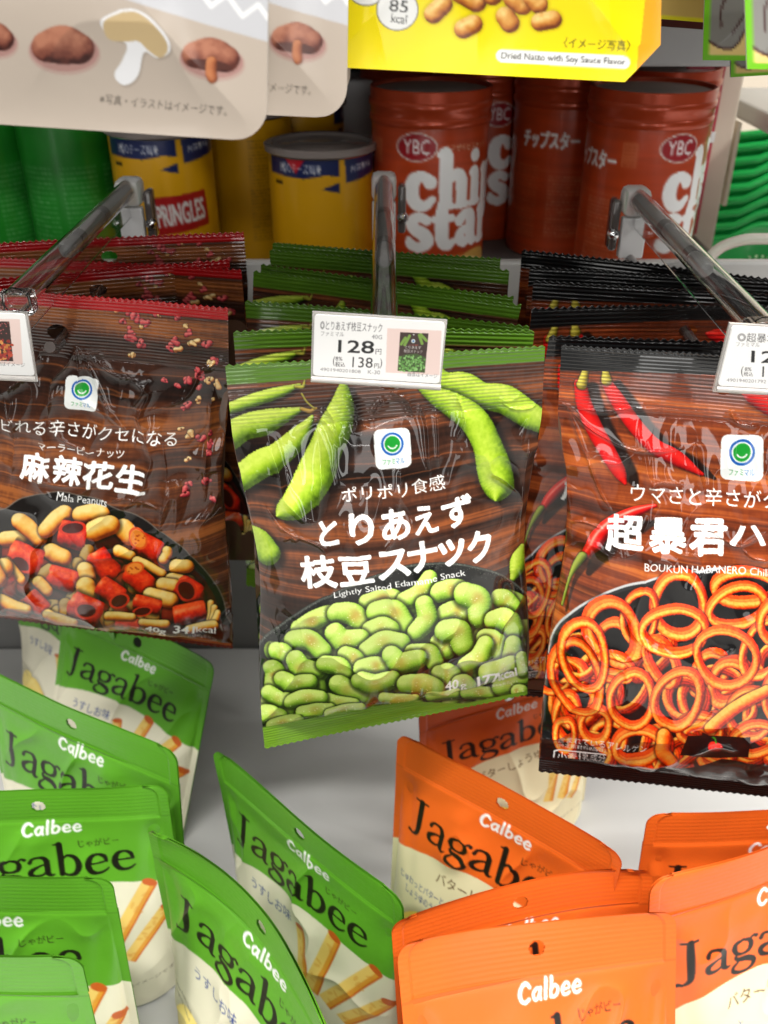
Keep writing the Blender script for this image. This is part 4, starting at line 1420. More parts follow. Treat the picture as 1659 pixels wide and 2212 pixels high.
M_STARLID = plain("copper_red_lid", lin(rgb(190, 70, 34)) * .95, 0.28, metal=0.25, coat=0.2, var=0.05)
STAR = star_art()
G1 = "red brown crisp cans on the rear shelf"
can("crisp_can", 929, 252, .635, STAR, 0, "red brown crisp can with fat white lettering, just right of the middle hook arm", "can", G1, 'star')
can("crisp_can", 1045, 215, .745, STAR, math.radians(28), "red brown can with an oval badge half hidden behind the lettered front can", "can", G1, 'star')
can("crisp_can", 1226, 229, .70, STAR, math.radians(79), "dark shaded red brown can turned to its side, in the gap between the front cans", "can", G1, 'star')
can("crisp_can", 1397, 256, .632, STAR, math.radians(34), "red brown can turned sideways behind the right hook", "can", G1, 'star')
can("crisp_can", 1428, 222, .72, STAR, math.radians(70), "red brown can whose lid shows just above the sideways front can", "can", G1, 'star')
can("crisp_can", 1396, 197, .81, STAR, math.radians(20), "rearmost red brown can, its rim showing above two others beside the red packet", "can", G1, 'star')
can("crisp_can", 880, 200, .80, STAR, math.radians(10), "red brown can directly behind the front can with fat white lettering", "can", G1, 'star')
YEL, YELT = yellow_art(.096, False), yellow_art(.107)
G2 = "yellow crisp cans on the rear shelf"
can("crisp_can", 695, 224, .64, YEL, 0, "yellow crisp can with navy bands and a clear lid, left of the middle hook arm", "can", G2, 'tube')
can("crisp_can", 352, 216, .64, YELT, math.radians(6), "yellow crisp can with a red lettered banner under the big mushroom pouch", "can", G2, 'tube')
can("crisp_can", 532, 200, .70, YELT, math.radians(150), "yellow crisp can showing its printed back between two others", "can", G2, 'tube')
can("crisp_can", 640, 206, .735, YELT, math.radians(120), "yellow can further back whose shiny lid shows below the second mushroom pouch", "can", G2, 'tube')
GRN = green_art(.120)
G3 = "green crisp cans on the rear shelf"
can("crisp_can", 146, 208, .66, GRN, 0, "green crisp can nearest the yellow cans, with pale fine print", "can", G3, 'tube')
can("crisp_can", -50, 208, .66, GRN, math.radians(30), "green crisp can at the left edge, next to another green can", "can", G3, 'tube')
r_ = empty("snack_packet", (.247, .81, SHELF_Z + .0006), "red snack packet standing between the brown cans and the cream upright", "packet")
MB().box((.232, .78, SHELF_Z + .0006), (.262, .84, SHELF_Z + .160), .002).build("body", M_REDP, r_)
MB().box((.2315, .7792, SHELF_Z + .074), (.2622, .80, SHELF_Z + .082), .0005).build("label_band", M_WHITEP, r_)
tag(MB().box((-.075, .84, SHELF_Z + .0006), (-.008, .90, SHELF_Z + .112), .002).build("carton", M_WHITEP, origin=(-.04, .87, SHELF_Z)), "white carton in the gap between the yellow and the red brown cans", "carton")

# ================================================================== NEIGHBOURING FIXTURES
t = empty("side_shelf", (.45, .8, H - .12), "white shelf board on a cream bracket beyond the upright, above the green baskets", "shelf")
MB().box((.302, .66, H - .135), (.75, .93, H - .120), .003).build("board", M_SHELF, t)
MB().box((.300, .84, H - .205), (.304, .93, H - .136), .001).build("bracket", M_CREAMP, t)
for yy, zz in ((.87, -.155), (.895, -.156), (.90, -.18)):
    MB().lathe([(.0001, -.0006), (.004, -.0006), (.0045, .0)], (.2995, yy, H + zz), 14, axis='x').build("screw", M_DKMET, t, smooth=True)


def basket(k, z, x0, lattice=False):
    root = empty("shopping_basket", (x0 + .2, 1.2, z - .19))
    pts = []
    def rim_z(x):
        q = (x - x0)
        return .020 * sstep(.015, .075, q) + .0035 * math.sin(q * 95)
    xs = [(x0 + .012, 1.01), (x0 + .05, 1.002)] + [(x0 + .05 + .01 * i, 1.0) for i in range(1, 31)]
    path = [(x0 + .0, 1.40), (x0 - .001, 1.25), (x0, 1.10), (x0 + .001, 1.035), (x0 + .005, 1.018)] + xs + [(x0 + .38, 1.01), (x0 + .40, 1.05), (x0 + .40, 1.40)]
    P = np.array([(x, y, z + rim_z(x)) for x, y in path])
    MB().tube(P, .0043, 10).build("rim", M_GREENP, root, smooth=True)
    # wall falling away inwards below the rim
    c = np.array([x0 + .2, 1.22, 0])
    rows = []
    for dz, sc in ((.0, .992), (-.006, .985), (-.012, .975), (-.03 if not lattice else -.035, .96)):
        Q = P.copy(); Q[:, :2] = c[:2] + (P[:, :2] - c[:2]) * sc; Q[:, 2] += dz
        rows.append(Q)
    V = np.array(rows)
    mesh_obj("wall", V.reshape(-1, 3), grid_faces(len(rows), len(P)), M_GREENP, root)
    if lattice:
        L = MB()
        for i in range(52):
            x = x0 + .012 + i * .0072
            L.box((x, 1.016, z - .19), (x + .0035, 1.019, z + rim_z(x) - .024))
        for j in range(8):
            L.box((x0 + .01, 1.0145, z - .03 - j * .02), (x0 + .38, 1.0155, z - .026 - j * .02))
        L.build("lattice_wall", M_GREENP, root)
        MB().box((x0 + .012, 1.025, z - .19), (x0 + .38, 1.39, z - .02), .002).build("inner_basket", M_GREENP, root)
    return root


names = ["lowest", "second from the bottom", "third from the bottom", "fourth from the bottom", "fifth from the bottom", "fourth from the top", "third from the top", "second from the top", "topmost"]
for k in range(9):
    o = basket(k, H - .287 + .0135 * k, .322 + .0026 * k + (.014 if k == 8 else 0), k == 0)
    tag(o, f"green plastic shopping basket, {names[k]} in the stack beyond the cream upright", "basket", "stacked green shopping baskets")
tag(MB().box((.34, 1.03, -.6), (.70, 1.39, H - .478), .004).build("basket_stand", M_BACK, origin=(.5, 1.2, -.6)), "low stand carrying the stack of green baskets", "stand")
hp = smooth_line([PD(1500, 640, .60), PD(1524, 572, .60), PD(1550, 540, .60), PD(1590, 522, .60), PD(1640, 516, .60), PD(1760, 520, .60)], 6)
tag(MB().tube(hp, .0036, 14).build("tube_hoop", M_HOOP, smooth=True, origin=hp[0]), "milky clear bent plastic tube arching in front of the green baskets", "tube")


# ================================================================== HOOKS AND PRICE CARDS
def hook(x, yf, yb, label, dx=0.0):
    z = H - .129
    root = empty("display_hook", (x, .592, H - .18), label, "hook", "clear display hooks on the rear shelf rail")
    X = lambda y: x + dx * (yb - y) / (yb - yf)
    L = lambda y, zz=0: (X(y), y, z + zz)
    # hollow outer tube
    m = MB()
    n = 20
    prof = [(yf, .0056), (yb, .0056), (yb, .0050), (yf, .0050)]
    V, F = [], []
    for (yy, rr) in prof:
        for q in range(n):
            a = 2 * math.pi * q / n
            V.append((X(yy) + rr * math.cos(a), yy, z + rr * math.sin(a)))
    for k in range(4):
        for q in range(n):
            F.append((k * n + q, k * n + (q + 1) % n, ((k + 1) % 4) * n + (q + 1) % n, ((k + 1) % 4) * n + q))
    m.add(V, F).build("arm", M_CLEAR, root, smooth=True)
    ym = yf + (yb - yf) * .38
    MB().tube([L(ym), L(ym + .001), L(yb - .004)], [.0027, .0036, .0036], 16).build("inner_rod", M_FROST, root, smooth=True)
    MB().lathe([(.0001, -.0055), (.0028, -.0048), (.0042, -.0024), (.0045, .0010), (.0001, .0010)], L(ym), 20, 'y').build("rod_tip", M_FROST, root, smooth=True)
    for f in (.44, .67):
        yy = yf + (yb - yf) * f
        MB().tube([L(yy), L(yy + .008)], .0041, 18).build("collar", M_DKMET, root, smooth=True)
    # web and lower rail
    MB().box((X(yf) - .0011, yf + .004, z - .0155), (X(yf) + .0011, yb, z - .0059), .0003).build("web", M_CLEAR, root) if dx == 0 else None
    zr = H - .163
    MB().tube([(X(yf), yf + .026, zr + .003), (X(yf), yf + .032, zr), (X(yb), yb + .012, zr)], .0026, 14).build("rod", M_SMOKE, root, smooth=True)
    # base clip
    MB().box((X(yb) - .0075, yb - .004, z - .010), (X(yb) + .0075, yb + .014, z + .0055), .0035).build("base_clip", M_FROST, root, smooth=True)
    MB().box((X(yb) - .0072, yb - .002, z - .034), (X(yb) + .0072, yb + .005, z - .0105), .001).build("base_plate", M_WHITEP, root)
    s = -1 if x > .05 else 1
    MB().box((X(yb) + s * .0085, yb - .001, z - .030), (X(yb) + s * .0135, yb + .012, z - .001), .002).build("latch", M_SMOKE, root, smooth=True)
    MB().lathe([(.0001, -.004), (.0026, -.003), (.0036, 0), (.0030, .004), (.0001, .006)], (X(yb) + s * .0115, yb, z - .020), 16, 'y').build("pin", M_METAL, root, smooth=True)
    # socket that grips the price card
    MB().box((X(yf) - .0068, yf - .003, z - .006), (X(yf) + .0068, yf + .006, z + .0035), .0012).build("card_socket", M_CLEAR, root)
    return root


hook(.0, .338, .582, "clear plastic hook over the middle row of green topped bags")
hook(-.1525, .372, .568, "clear plastic hook over the left row of red topped bags")
hook(.1455, .338, .545, "clear plastic hook over the right row of black topped bags")


def card_art(S, kind):
    nv, nu = S.shape[:2]
    cv = Canvas(nu, nv, base=rgb(246, 245, 243))
    cv.inv = Inv(S)
    K = rgb(40, 38, 40); Gy = rgb(120, 118, 120)
    if kind == 'mid':
        cv.crop(.3009, 653, 384)
        cv.text("◎とりあえず枝豆スナック", (128, 1090), (572, 1112), 66, rgb(80, 78, 80), .002)
        cv.text("ファミマル", (132, 1135), (298, 1142), 32, Gy); cv.text("40G", (498, 1155), (572, 1160), 30, Gy)
        cv.text("128", (258, 1252), (512, 1262), 88, rgb(14, 14, 16), .022); cv.text("円", (526, 1268), (566, 1270), 40, K)
        cv.text("(", (218, 1352), (232, 1353), 72, K); cv.text("8%", (238, 1312), (288, 1314), 28, K); cv.text("税込", (236, 1356), (306, 1359), 36, K)
        cv.text("138", (358, 1360), (504, 1366), 74, K, .002); cv.text("円", (516, 1366), (550, 1368), 32, K); cv.text(")", (556, 1368), (570, 1369), 70, K)
        cv.text("4901940201808", (128, 1386), (418, 1404), 24, Gy); cv.text("K-30", (470, 1408), (558, 1412), 28, Gy)
        cv.poly([(610, 1080), (1000, 1098), (985, 1418), (598, 1398)], rgb(238, 212, 204))
        cv.poly([(703, 1108), (906, 1118), (880, 1400), (684, 1386)], rgb(58, 38, 32))
        cv.poly([(690, 1290), (740, 1268), (820, 1262), (888, 1290), (880, 1398), (684, 1386)], rgb(60, 84, 34))
        r = np.random.default_rng(1)
        for k in range(90):
            x = r.uniform(695, 880); y = r.uniform(1280, 1388)
            cv.ell((x, y), 10, 6, rgb(*(np.array([112, 168, 84]) + r.uniform(-34, 40))), r.uniform(0, 180), n=8)
        for p in ([(710, 1195), (740, 1150)], [(735, 1200), (770, 1135)], [(840, 1130), (860, 1190)], [(850, 1125), (892, 1170)]):
            cv.tube(p, 10, rgb(120, 158, 62), flat=True)
        cv.ell((797, 1173), 14, 14, (.9, .93, .92))
        cv.ell((797, 1173), 8, 8, rgb(70, 120, 180))
        cv.ell((800, 1126), 5, 5, (.9, .9, .9))
        cv.text("ポリポリ食感", (765, 1205), (832, 1208), 10, rgb(200, 90, 80))
        cv.text("とりあえず", (738, 1226), (852, 1232), 22, WHITE, .02); cv.text("枝豆スナック", (728, 1254), (862, 1260), 22, WHITE, .02)
        cv.text("画像はイメージ", (755, 1424), (968, 1440), 32, Gy)
    elif kind == 'right':
        cv.crop(.2129, 1305.6, 384)          # 460/1659*.768
        cv.text("◎超暴君ハバネロ", (1350, 1662), (2150, 1695), 92, rgb(80, 78, 80), .002)
        cv.text("ファミマル", (1335, 1712), (1575, 1720), 44, Gy)
        cv.text("128", (1490, 1872), (1880, 1890), 118, rgb(14, 14, 16), .022); cv.text("円", (1900, 1894), (1960, 1896), 60, K)
        cv.text("(", (1385, 2020), (1408, 2021), 108, K); cv.text("8%", (1424, 1960), (1492, 1962), 38, K); cv.text("税込", (1412, 2012), (1506, 2016), 46, K)
        cv.text("138", (1600, 2022), (1820, 2032), 110, K, .002)
        cv.text("4901940201792", (1240, 2068), (1640, 2086), 34, Gy)
        cv.poly([(2040, 1640), (2500, 1660), (2480, 2120), (2020, 2100)], rgb(238, 212, 204))
    else:
        cv.crop(.324, 0, 368.6)
        cv.poly([(-300, 985), (132, 990), (152, 1292), (-300, 1275)], rgb(238, 212, 204))
        cv.poly([(-60, 1004), (62, 1006), (88, 1272), (-60, 1266)], rgb(50, 26, 20))
        r = np.random.default_rng(1)
        for k in range(80):
            x = r.uniform(-60, 80); y = r.uniform(1130, 1262)
            cv.ell((x, y), 13, 9, rgb(*(np.array([[190, 66, 36], [214, 140, 66], [150, 30, 24]][k % 3]) + r.uniform(-20, 20))), r.uniform(0, 180), n=8)
        for k in range(14):
            cv.ell((r.uniform(-10, 55), r.uniform(1015, 1100)), 5, 4, rgb(180, 90, 90), n=6)
        cv.text("画像はイメージ", (-55, 1298), (165, 1312), 30, Gy)
    return cv


def card(TL, TR, BR, BL, kind, label):
    TL, TR, BR, BL = map(np.asarray, (TL, TR, BR, BL))
    nu, nv = res_for((TL, TR, BR, BL), .00019)
    u, v = np.meshgrid(np.linspace(0, 1, nu), np.linspace(0, 1, nv))
    w, h = size_of((TL, TR, BR, BL))
    def shape(u, v):                       # rounded card corners
        r = .0014
        def inset(t, L):
            d = np.minimum(t, 1 - t) * L
            return np.where(d < r, r - np.sqrt(np.maximum(r * r - (r - d) ** 2, 0)), 0)
        return bilinear((TL, TR, BR, BL), u + (0.5 - u) * 2 * inset(v, h) / w, v)
    S = shape(u, v)
    n = patch_normal((TL, TR, BR, BL))
    cv = card_art(bilinear((TL, TR, BR, BL), u, v), kind)
    C = cv.colors(.70)
    c0 = (TL + TR) / 2
    root = empty("price_tag", c0, label, "price tag")
    # printed face, thickness and back
    back = S - n * .0009
    eid = np.concatenate([np.arange(nu), np.arange(1, nv) * nu + nu - 1, (nv - 1) * nu + np.arange(nu - 2, -1, -1), np.arange(nv - 2, 0, -1) * nu])
    N = nu * nv
    side = np.array([(a, b, b + N, a + N) for a, b in zip(eid, np.roll(eid, -1))])
    F = np.concatenate([grid_faces(nv, nu), grid_faces(nv, nu, off=N, flip=True), side])
    mesh_obj("card", np.concatenate([S.reshape(-1, 3), back.reshape(-1, 3)]), F, M_CARD, root, np.concatenate([C.reshape(-1, 3), np.ones((N, 3)) * .8]), smooth=False)
    # clear sleeve behind the card with a lip along its lower edge
    e = (TR - TL) / w
    f = (BL - TL) / h
    q = [TL - e * .0008 - f * .0006 - n * .0012, TR + e * .0008 - f * .0006 - n * .0012, BR + e * .0008 + f * .0034 - n * .0012, BL - e * .0008 + f * .0034 - n * .0012]
    V = q + [p - n * .0012 for p in q]
    mesh_obj("sleeve", V, [(0, 1, 2, 3), (7, 6, 5, 4), (0, 4, 5, 1), (1, 5, 6, 2), (2, 6, 7, 3), (3, 7, 4, 0)], M_SLEEVE, root, smooth=False)
    a, b = BL + f * .0014 - e * .0006, BR + f * .0014 + e * .0006
    MB().tube([a + n * .0002, b + n * .0002], .0012, 10).build("lip", M_SLEEVE, root, smooth=True)
    return root


M_SLEEVE = plain("sleeve_plastic", (0.66, 0.63, 0.60), 0.15, trans=0.5, var=0.03)
card(PY(679.5, 679.5, .330), PY(962, 697.5, .333), PY(949, 829, .333), PY(676, 811, .330), 'mid', "white price tag reading 128 in front of the middle row of bags")
card(PY(1583, 704, .332), PY(1880, 722, .337), PY(1862, 852, .337), PY(1551, 833, .332), 'right', "white price tag tilted at the right edge, in front of the black topped bags")
card(PY(-240, 668, .366), PY(53, 679, .368), PY(75, 812, .368), PY(-230, 800, .366), 'left', "white price tag at the left edge with a small picture of the peanut bag")


# ================================================================== STAND-UP POUCHES ON THE LOWER BOARD
PW, PH = 140.0, 165.0
FRY = [rgb(150, 70, 14), rgb(214, 140, 40), rgb(238, 196, 96), rgb(250, 230, 160)]


def fry(cv, a, b, w, seed=0, tip=True):
    a, b = np.array(a, float), np.array(b, float)
    d = (b - a) / np.linalg.norm(b - a)
    n = np.array([-d[1], d[0]])
    cv.poly([a - n * w, a + n * w, b + n * w * .9, b - n * w * .9], rgb(240, 204, 116))
    cv.poly([a + n * w * .25, a + n * w, b + n * w * .9, b + n * w * .25], rgb(226, 160, 60))
    cv.poly([a + n * w * .8, a + n * w * 1.05, b + n * w * .95, b + n * w * .7], rgb(206, 110, 30))
    r = np.random.default_rng(seed)
    for k in range(12):
        t = r.random()
        cv.ell(a + (b - a) * t + n * w * r.uniform(-.6, .8), w * .22, w * .5, rgb(214, 146, 60), r.uniform(0, 180), alpha=.35, n=8)
    if tip:
        cv.ell(b, w * .95, w * .5, rgb(198, 98, 34), math.degrees(math.atan2(n[1], n[0])), n=16)


def pouch_art(orange):
    s = 2.2
    cv = Canvas(int(PW * s), int(PH * s), base=rgb(236, 112, 34) if orange else rgb(108, 186, 38))
    cv.unit = s
    main = rgb(228, 106, 34) if orange else rgb(98, 164, 42)
    cream = rgb(238, 228, 188) if orange else rgb(234, 228, 204)
    cv.field(lambda x, y: main * (0.96 + 0.08 * fbm(x * .012, y * .012, 5, 3))[..., None])
    cv.poly([(0, 23.0), (140, 23.0), (140, 23.7), (0, 23.7)], main * .8, .7)
    cv.k = (1, 0, 1, -5)
    # pale lower half with its wavy edge
    edge = smooth_line([(-5, 92), (10, 84), (35, 75), (62, 71), (90, 71.5), (115, 75), (145, 82)], 5)
    cv.poly(np.vstack([edge, [(145, 180), (-5, 180)]]), cream)
    # picture
    if orange:
        fry(cv, (92, 126), (104, 86), 4.4, 1); fry(cv, (104, 128), (122, 88), 4.2, 2); fry(cv, (112, 134), (134, 104), 4, 3)
        cv.tube([(24, 138), (40, 128), (58, 134), (64, 144)], [9, 13, 12, 8], [rgb(170, 104, 20), rgb(222, 170, 50), rgb(244, 210, 100)], ao=.2, tex=.12)
        cv.poly([(32, 124), (40, 116), (46, 122), (54, 118), (52, 132), (42, 136), (34, 132)], rgb(150, 56, 24))
        cv.poly([(36, 128), (42, 122), (47, 130), (42, 134)], rgb(206, 128, 70))
        cv.text("バターしょうゆ味", (40, 90), (100, 84), 8.0, rgb(84, 52, 22), .012)
        cv.text("じゅわっとバターと", (14, 104), (48, 102), 5, rgb(44, 62, 130), .01); cv.text("しょうゆのうまみ", (20, 111), (50, 109), 5, rgb(44, 62, 130), .01)
    else:
        fry(cv, (82, 118), (73, 84), 3.8, 4); fry(cv, (86, 122), (97, 73), 5.0, 1); fry(cv, (96, 124), (124, 78), 5.0, 2); fry(cv, (108, 130), (132, 100), 4.6, 3)
        cv.tube([(22, 140), (34, 128), (50, 132)], [10, 13, 9], [rgb(190, 140, 40), rgb(232, 196, 90), rgb(246, 224, 140)], ao=.15, tex=.1)
        cv.text("うすしお味", (30, 91), (66, 87), 7.5, rgb(44, 66, 140), .015)
        cv.text("Calbee Potato Snack", (12, 116), (32, 116), 2.6, rgb(120, 110, 90)); cv.text("Lightly Salted", (14, 121), (32, 121), 2.6, rgb(120, 110, 90))
    cv.text("※写真はイメージです", (96, 153), (132, 151), 3.0, rgb(130, 120, 100))
    # wording
    cv.letters("Jagabee", SERIF, (13, 66), (119, 66), 13.5, rgb(22, 16, 10))
    cv.text("じゃがビー", (88, 48), (110, 47), 5.0, rgb(30, 24, 14), .015)
    cv.letters("Calbee", ROUND, (58, 38), (91, 37), 5.9, WHITE, lean=.16, wide=.92)
    return cv


GP, OP = pouch_art(False).colors(.80, .1), pouch_art(True).colors(.80, .1)


def pouch_surface(cor, nu, nv, st, bulge, seed, side=1, bend=0.0, corner=.008, wr=1.7):
    w, h = size_of(cor)
    u, v = np.meshgrid(np.linspace(0, 1, nu), np.linspace(0, 1, nv))
    y = v * h
    ins = np.where(y < corner, corner - np.sqrt(np.maximum(corner ** 2 - (corner - y) ** 2, 0)), 0)
    uu = u + (0.5 - u) * 2 * ins / w
    a = np.clip(np.abs(2 * u - 1) / .93, 0, 1)
    b = np.clip((v - st) / (1 - st), 0, 1)
    pu = np.sqrt(np.clip(1 - a ** 2.2, 0, 1))
    pv = sstep(0, 1, np.clip(b * 1.15, 0, 1)) * .72 + .28 * b
    off = bulge * pu * pv
    # the seal stays flat; film below it puckers toward the corners
    x = u * w
    act = sstep(0, .12, b)
    r1 = 1 - np.abs(2 * fbm(x * 24 + y * 14, y * 14 - x * 8, seed, 2) - 1)
    off = off + wr * act * (.0022 * (fbm(x * 22, y * 18, seed + 1, 2) - .5) + .0016 * (r1 ** 5 - .2)) * pu
    off = off - .0007 * np.exp(-(b / .012) ** 2) * (a < .99) + .00004 * np.sin(2 * math.pi * y / .0026) * (v < st) * (y > .003)
    off = off + .0022 * (fbm(x * 12 + 3, y * 10, seed + 11, 2) - .5) * (1 - act)
    # tucked fold running down from each upper corner
    for sgn in (0, 1):
        uu0 = .06 + .17 * b if sgn == 0 else .94 - .17 * b
        off = off - wr * .0010 * np.exp(-((u - uu0) / .035) ** 2) * act * np.exp(-b / .45)
    B = bend * (1 - (2 * u - 1) ** 2) * (1 - .8 * v) + (.0016 * np.sin(u * 5 + seed) * (1 - v))
    n = patch_normal(cor)
    P = bilinear(cor, uu, v)
    return P + n * (off * side + B + .0005 * side)[..., None]


def pouch(L, R, drop, cols, label, group, seed, bend=0.0, bulge=.026, lean=.012, drop_r=None, foot=None):
    a, b = PZ(*L, drop), PZ(*R, drop if drop_r is None else drop_r)
    n0 = np.cross(b - a, (0, 0, 1)); n0 /= np.linalg.norm(n0)
    if n0[1] > 0: n0 = -n0
    ll, lr = lean if isinstance(lean, tuple) else (lean, lean)
    bl, br = np.array([*(a + n0 * ll)[:2], .0008]), np.array([*(b + n0 * lr)[:2], .0008])
    m = (bl + br) / 2
    bl, br = m + (bl - m) * .97, m + (br - m) * .97
    cor = (a, b, br, bl)
    w, h = size_of(cor)
    nu, nv = res_for(cor, .00058)
    st = .135
    C = resample(cols, nu, nv)
    S = pouch_surface(cor, nu, nv, st, bulge, seed, bend=bend)
    root = empty("snack_pouch", m, label, "pouch", group)
    it = int(round(st * (nv - 1)))
    nb_u, nb_v = 50, 60
    B = pouch_surface(cor, nb_u, nb_v, st, bulge, seed, side=-1, bend=bend)
    jt = int(round(st * (nb_v - 1)))
    jj, ii = np.meshgrid(np.linspace(0, w, nu)[:-1] + w / nu / 2, np.linspace(0, h, nv)[:it] + h / nv / 2)
    keep = (jj - .5 * w) ** 2 + (ii - .012) ** 2 > .0039 ** 2
    back = np.array(lin(np.array([.75, .75, .73])))
    nf = (nv - it) * nu
    F = np.concatenate([grid_faces(nv - it, nu), grid_faces(nb_v - jt, nb_u, off=nf, flip=True)])
    V = np.concatenate([S[it:].reshape(-1, 3), B[jt:].reshape(-1, 3)])
    bc = C[5, 5] * .9
    mesh_obj("body", V, F, M_POUCH, root, np.concatenate([C[it:].reshape(-1, 3), np.ones(((nb_v - jt) * nb_u, 3)) * bc]))
    # header: front and back skins sealed together, with the hang hole through both
    S2 = S[:it + 1] - patch_normal(cor) * .0012
    V = np.concatenate([S[:it + 1].reshape(-1, 3), S2.reshape(-1, 3)])
    F = np.concatenate([grid_faces(it + 1, nu, keep), grid_faces(it + 1, nu, keep, off=(it + 1) * nu, flip=True)])
    # ribbed heat seal
    mesh_obj("header", V, F, M_POUCH, root, np.concatenate([C[:it + 1].reshape(-1, 3), np.ones(((it + 1) * nu, 3)) * bc]))
    # gusset under the pouch
    q = S[-1]; q2 = pouch_surface(cor, nu, 4, st, bulge, seed, side=-1, bend=bend)[-1]
    mesh_obj("gusset", np.concatenate([q, q2]) + (0, 0, .0006), grid_faces(2, nu), M_POUCH, root, np.ones((2 * nu, 3)) * .6)
    return root


GG, GO = "green potato stick pouches on the lower board", "orange potato stick pouches on the lower board"
pouch((6, 1165), (240, 1285), .402, GP, "green pouch furthest back on the left, half in shade behind another green pouch", GG, 3, lean=.01)
pouch((146, 1285), (466, 1434), .425, GP, "shaded green pouch standing under the hanging peanut bags, fries showing low on its right", GG, 8, lean=.055)
pouch((-52, 1438), (378, 1630), .385, GP, "green pouch with a round hang hole, slanting behind the pouch at the left edge", GG, 12, lean=.012)
pouch((456, 1617), (872, 1944), .392, GP, "green pouch turned steeply, third from the left in front, ending beside the orange pouches", GG, 17, lean=-.008)
pouch((-218, 1728), (360, 1692), .402, GP, "wide green pouch facing forward at the left, its lettering cut by the pouch in front", GG, 22, lean=.012)
pouch((318, 1783), (750, 2290), .392, GP, "green pouch leaning diagonally in the bottom middle, in front of the steeply turned one", GG, 28, lean=.0, bend=-.013)
pouch((-375, 1902), (243, 1890), .388, GP, "green pouch at the left edge with only its header and last letter showing", GG, 35, lean=.012)
pouch((-452, 2070), (176, 2062), .375, GP, "frontmost green pouch in the bottom left corner", GG, 41, lean=.012)
pouch((904, 1535), (1292, 1425), .430, OP, "shaded orange pouch furthest back, under the green edamame bag", GO, 47, lean=.012)
pouch((864, 1578), (1348, 1850), .392, OP, "orange pouch slanting down to the right with a clear view of its lettering", GO, 52, lean=.012)
pouch((1398, 1756), (1960, 1742), .402, OP, "orange pouch standing behind the rightmost front pouch", GO, 57, lean=.012)
pouch((1408, 1912), (1905, 1712), .385, OP, "orange pouch at the right edge turned to the left, its lettering cut by the frame", GO, 62, lean=.03, bend=.004)
pouch((845, 1993), (1414, 1880), .402, OP, "orange pouch pressed close behind the frontmost orange pouch", GO, 69, lean=.03, bend=-.009)
pouch((858, 2045), (1460, 1967), .395, OP, "frontmost orange pouch at the bottom with a dark round hang hole", GO, 74, lean=(.105, .07), bend=-.006)


# ================================================================== POUCHES HANGING ABOVE
def flat_surface(cor, nu, nv, bulge, seed, side=1, corner=0.0, cl=None, wr=1.0):
    w, h = size_of(cor)
    u, v = np.meshgrid(np.linspace(0, 1, nu), np.linspace(0, 1, nv))
    yb = (1 - v) * h
    ins = np.where(yb < corner, corner - np.sqrt(np.maximum(corner ** 2 - (corner - yb) ** 2, 0)), 0) if corner > 0 else 0 * u
    if cl is not None:                     # cut corner on the right only
        ins_r = np.clip(cl - yb, 0, None)
        uu = u * (1 - ins_r / w)
    else:
        uu = u + (0.5 - u) * 2 * ins / w
    a = np.abs(2 * u - 1)
    edge = np.clip(np.minimum((1 - a) * w / 2, (1 - v) * h) / .045, 0, 1)
    pr = sstep(0, 1, edge)
    x, y = u * w, v * h
    off = bulge * pr * (.6 + .4 * v)
    off = off + wr * pr * (.003 * (fbm(x * 18, y * 14, seed, 2) - .5) + .0014 * ((1 - np.abs(2 * fbm(x * 26, y * 12, seed + 2, 2) - 1)) ** 5 - .2))
    off = off + .0010 * (fbm(x * 20, y * 8, seed + 3, 2) - .5)
    return bilinear(cor, uu, v) + patch_normal(cor) * (off * side + .0005 * side)[..., None]


def hanging(name, cor, art, label, group, seed, bulge=.006, step=.0006, corner=0.0, cl=None, back=(.5, .45, .4), cat="pouch"):
    cor = tuple(np.asarray(c) for c in cor)
    nu, nv = res_for(cor, step)
    S0 = flat_surface(cor, nu, nv, bulge, seed, corner=corner, cl=cl, wr=0)
    C = art(S0) if callable(art) else resample(art, nu, nv)
    S = flat_surface(cor, nu, nv, bulge, seed, corner=corner, cl=cl)
    B = flat_surface(cor, 50, 60, bulge, seed + 9, side=-1, corner=corner, cl=cl)
    root = empty(name, (cor[0] + cor[1]) / 2, label, cat, group)
    mesh_obj("front_film", S.reshape(-1, 3), grid_faces(nv, nu), M_UPPER, root, C.reshape(-1, 3))
    mesh_obj("back_film", B.reshape(-1, 3), grid_faces(60, 50, flip=True), M_UPPER, root, np.ones((3000, 3)) * np.array(back))
    return C


BEIGE = rgb(194, 180, 166)


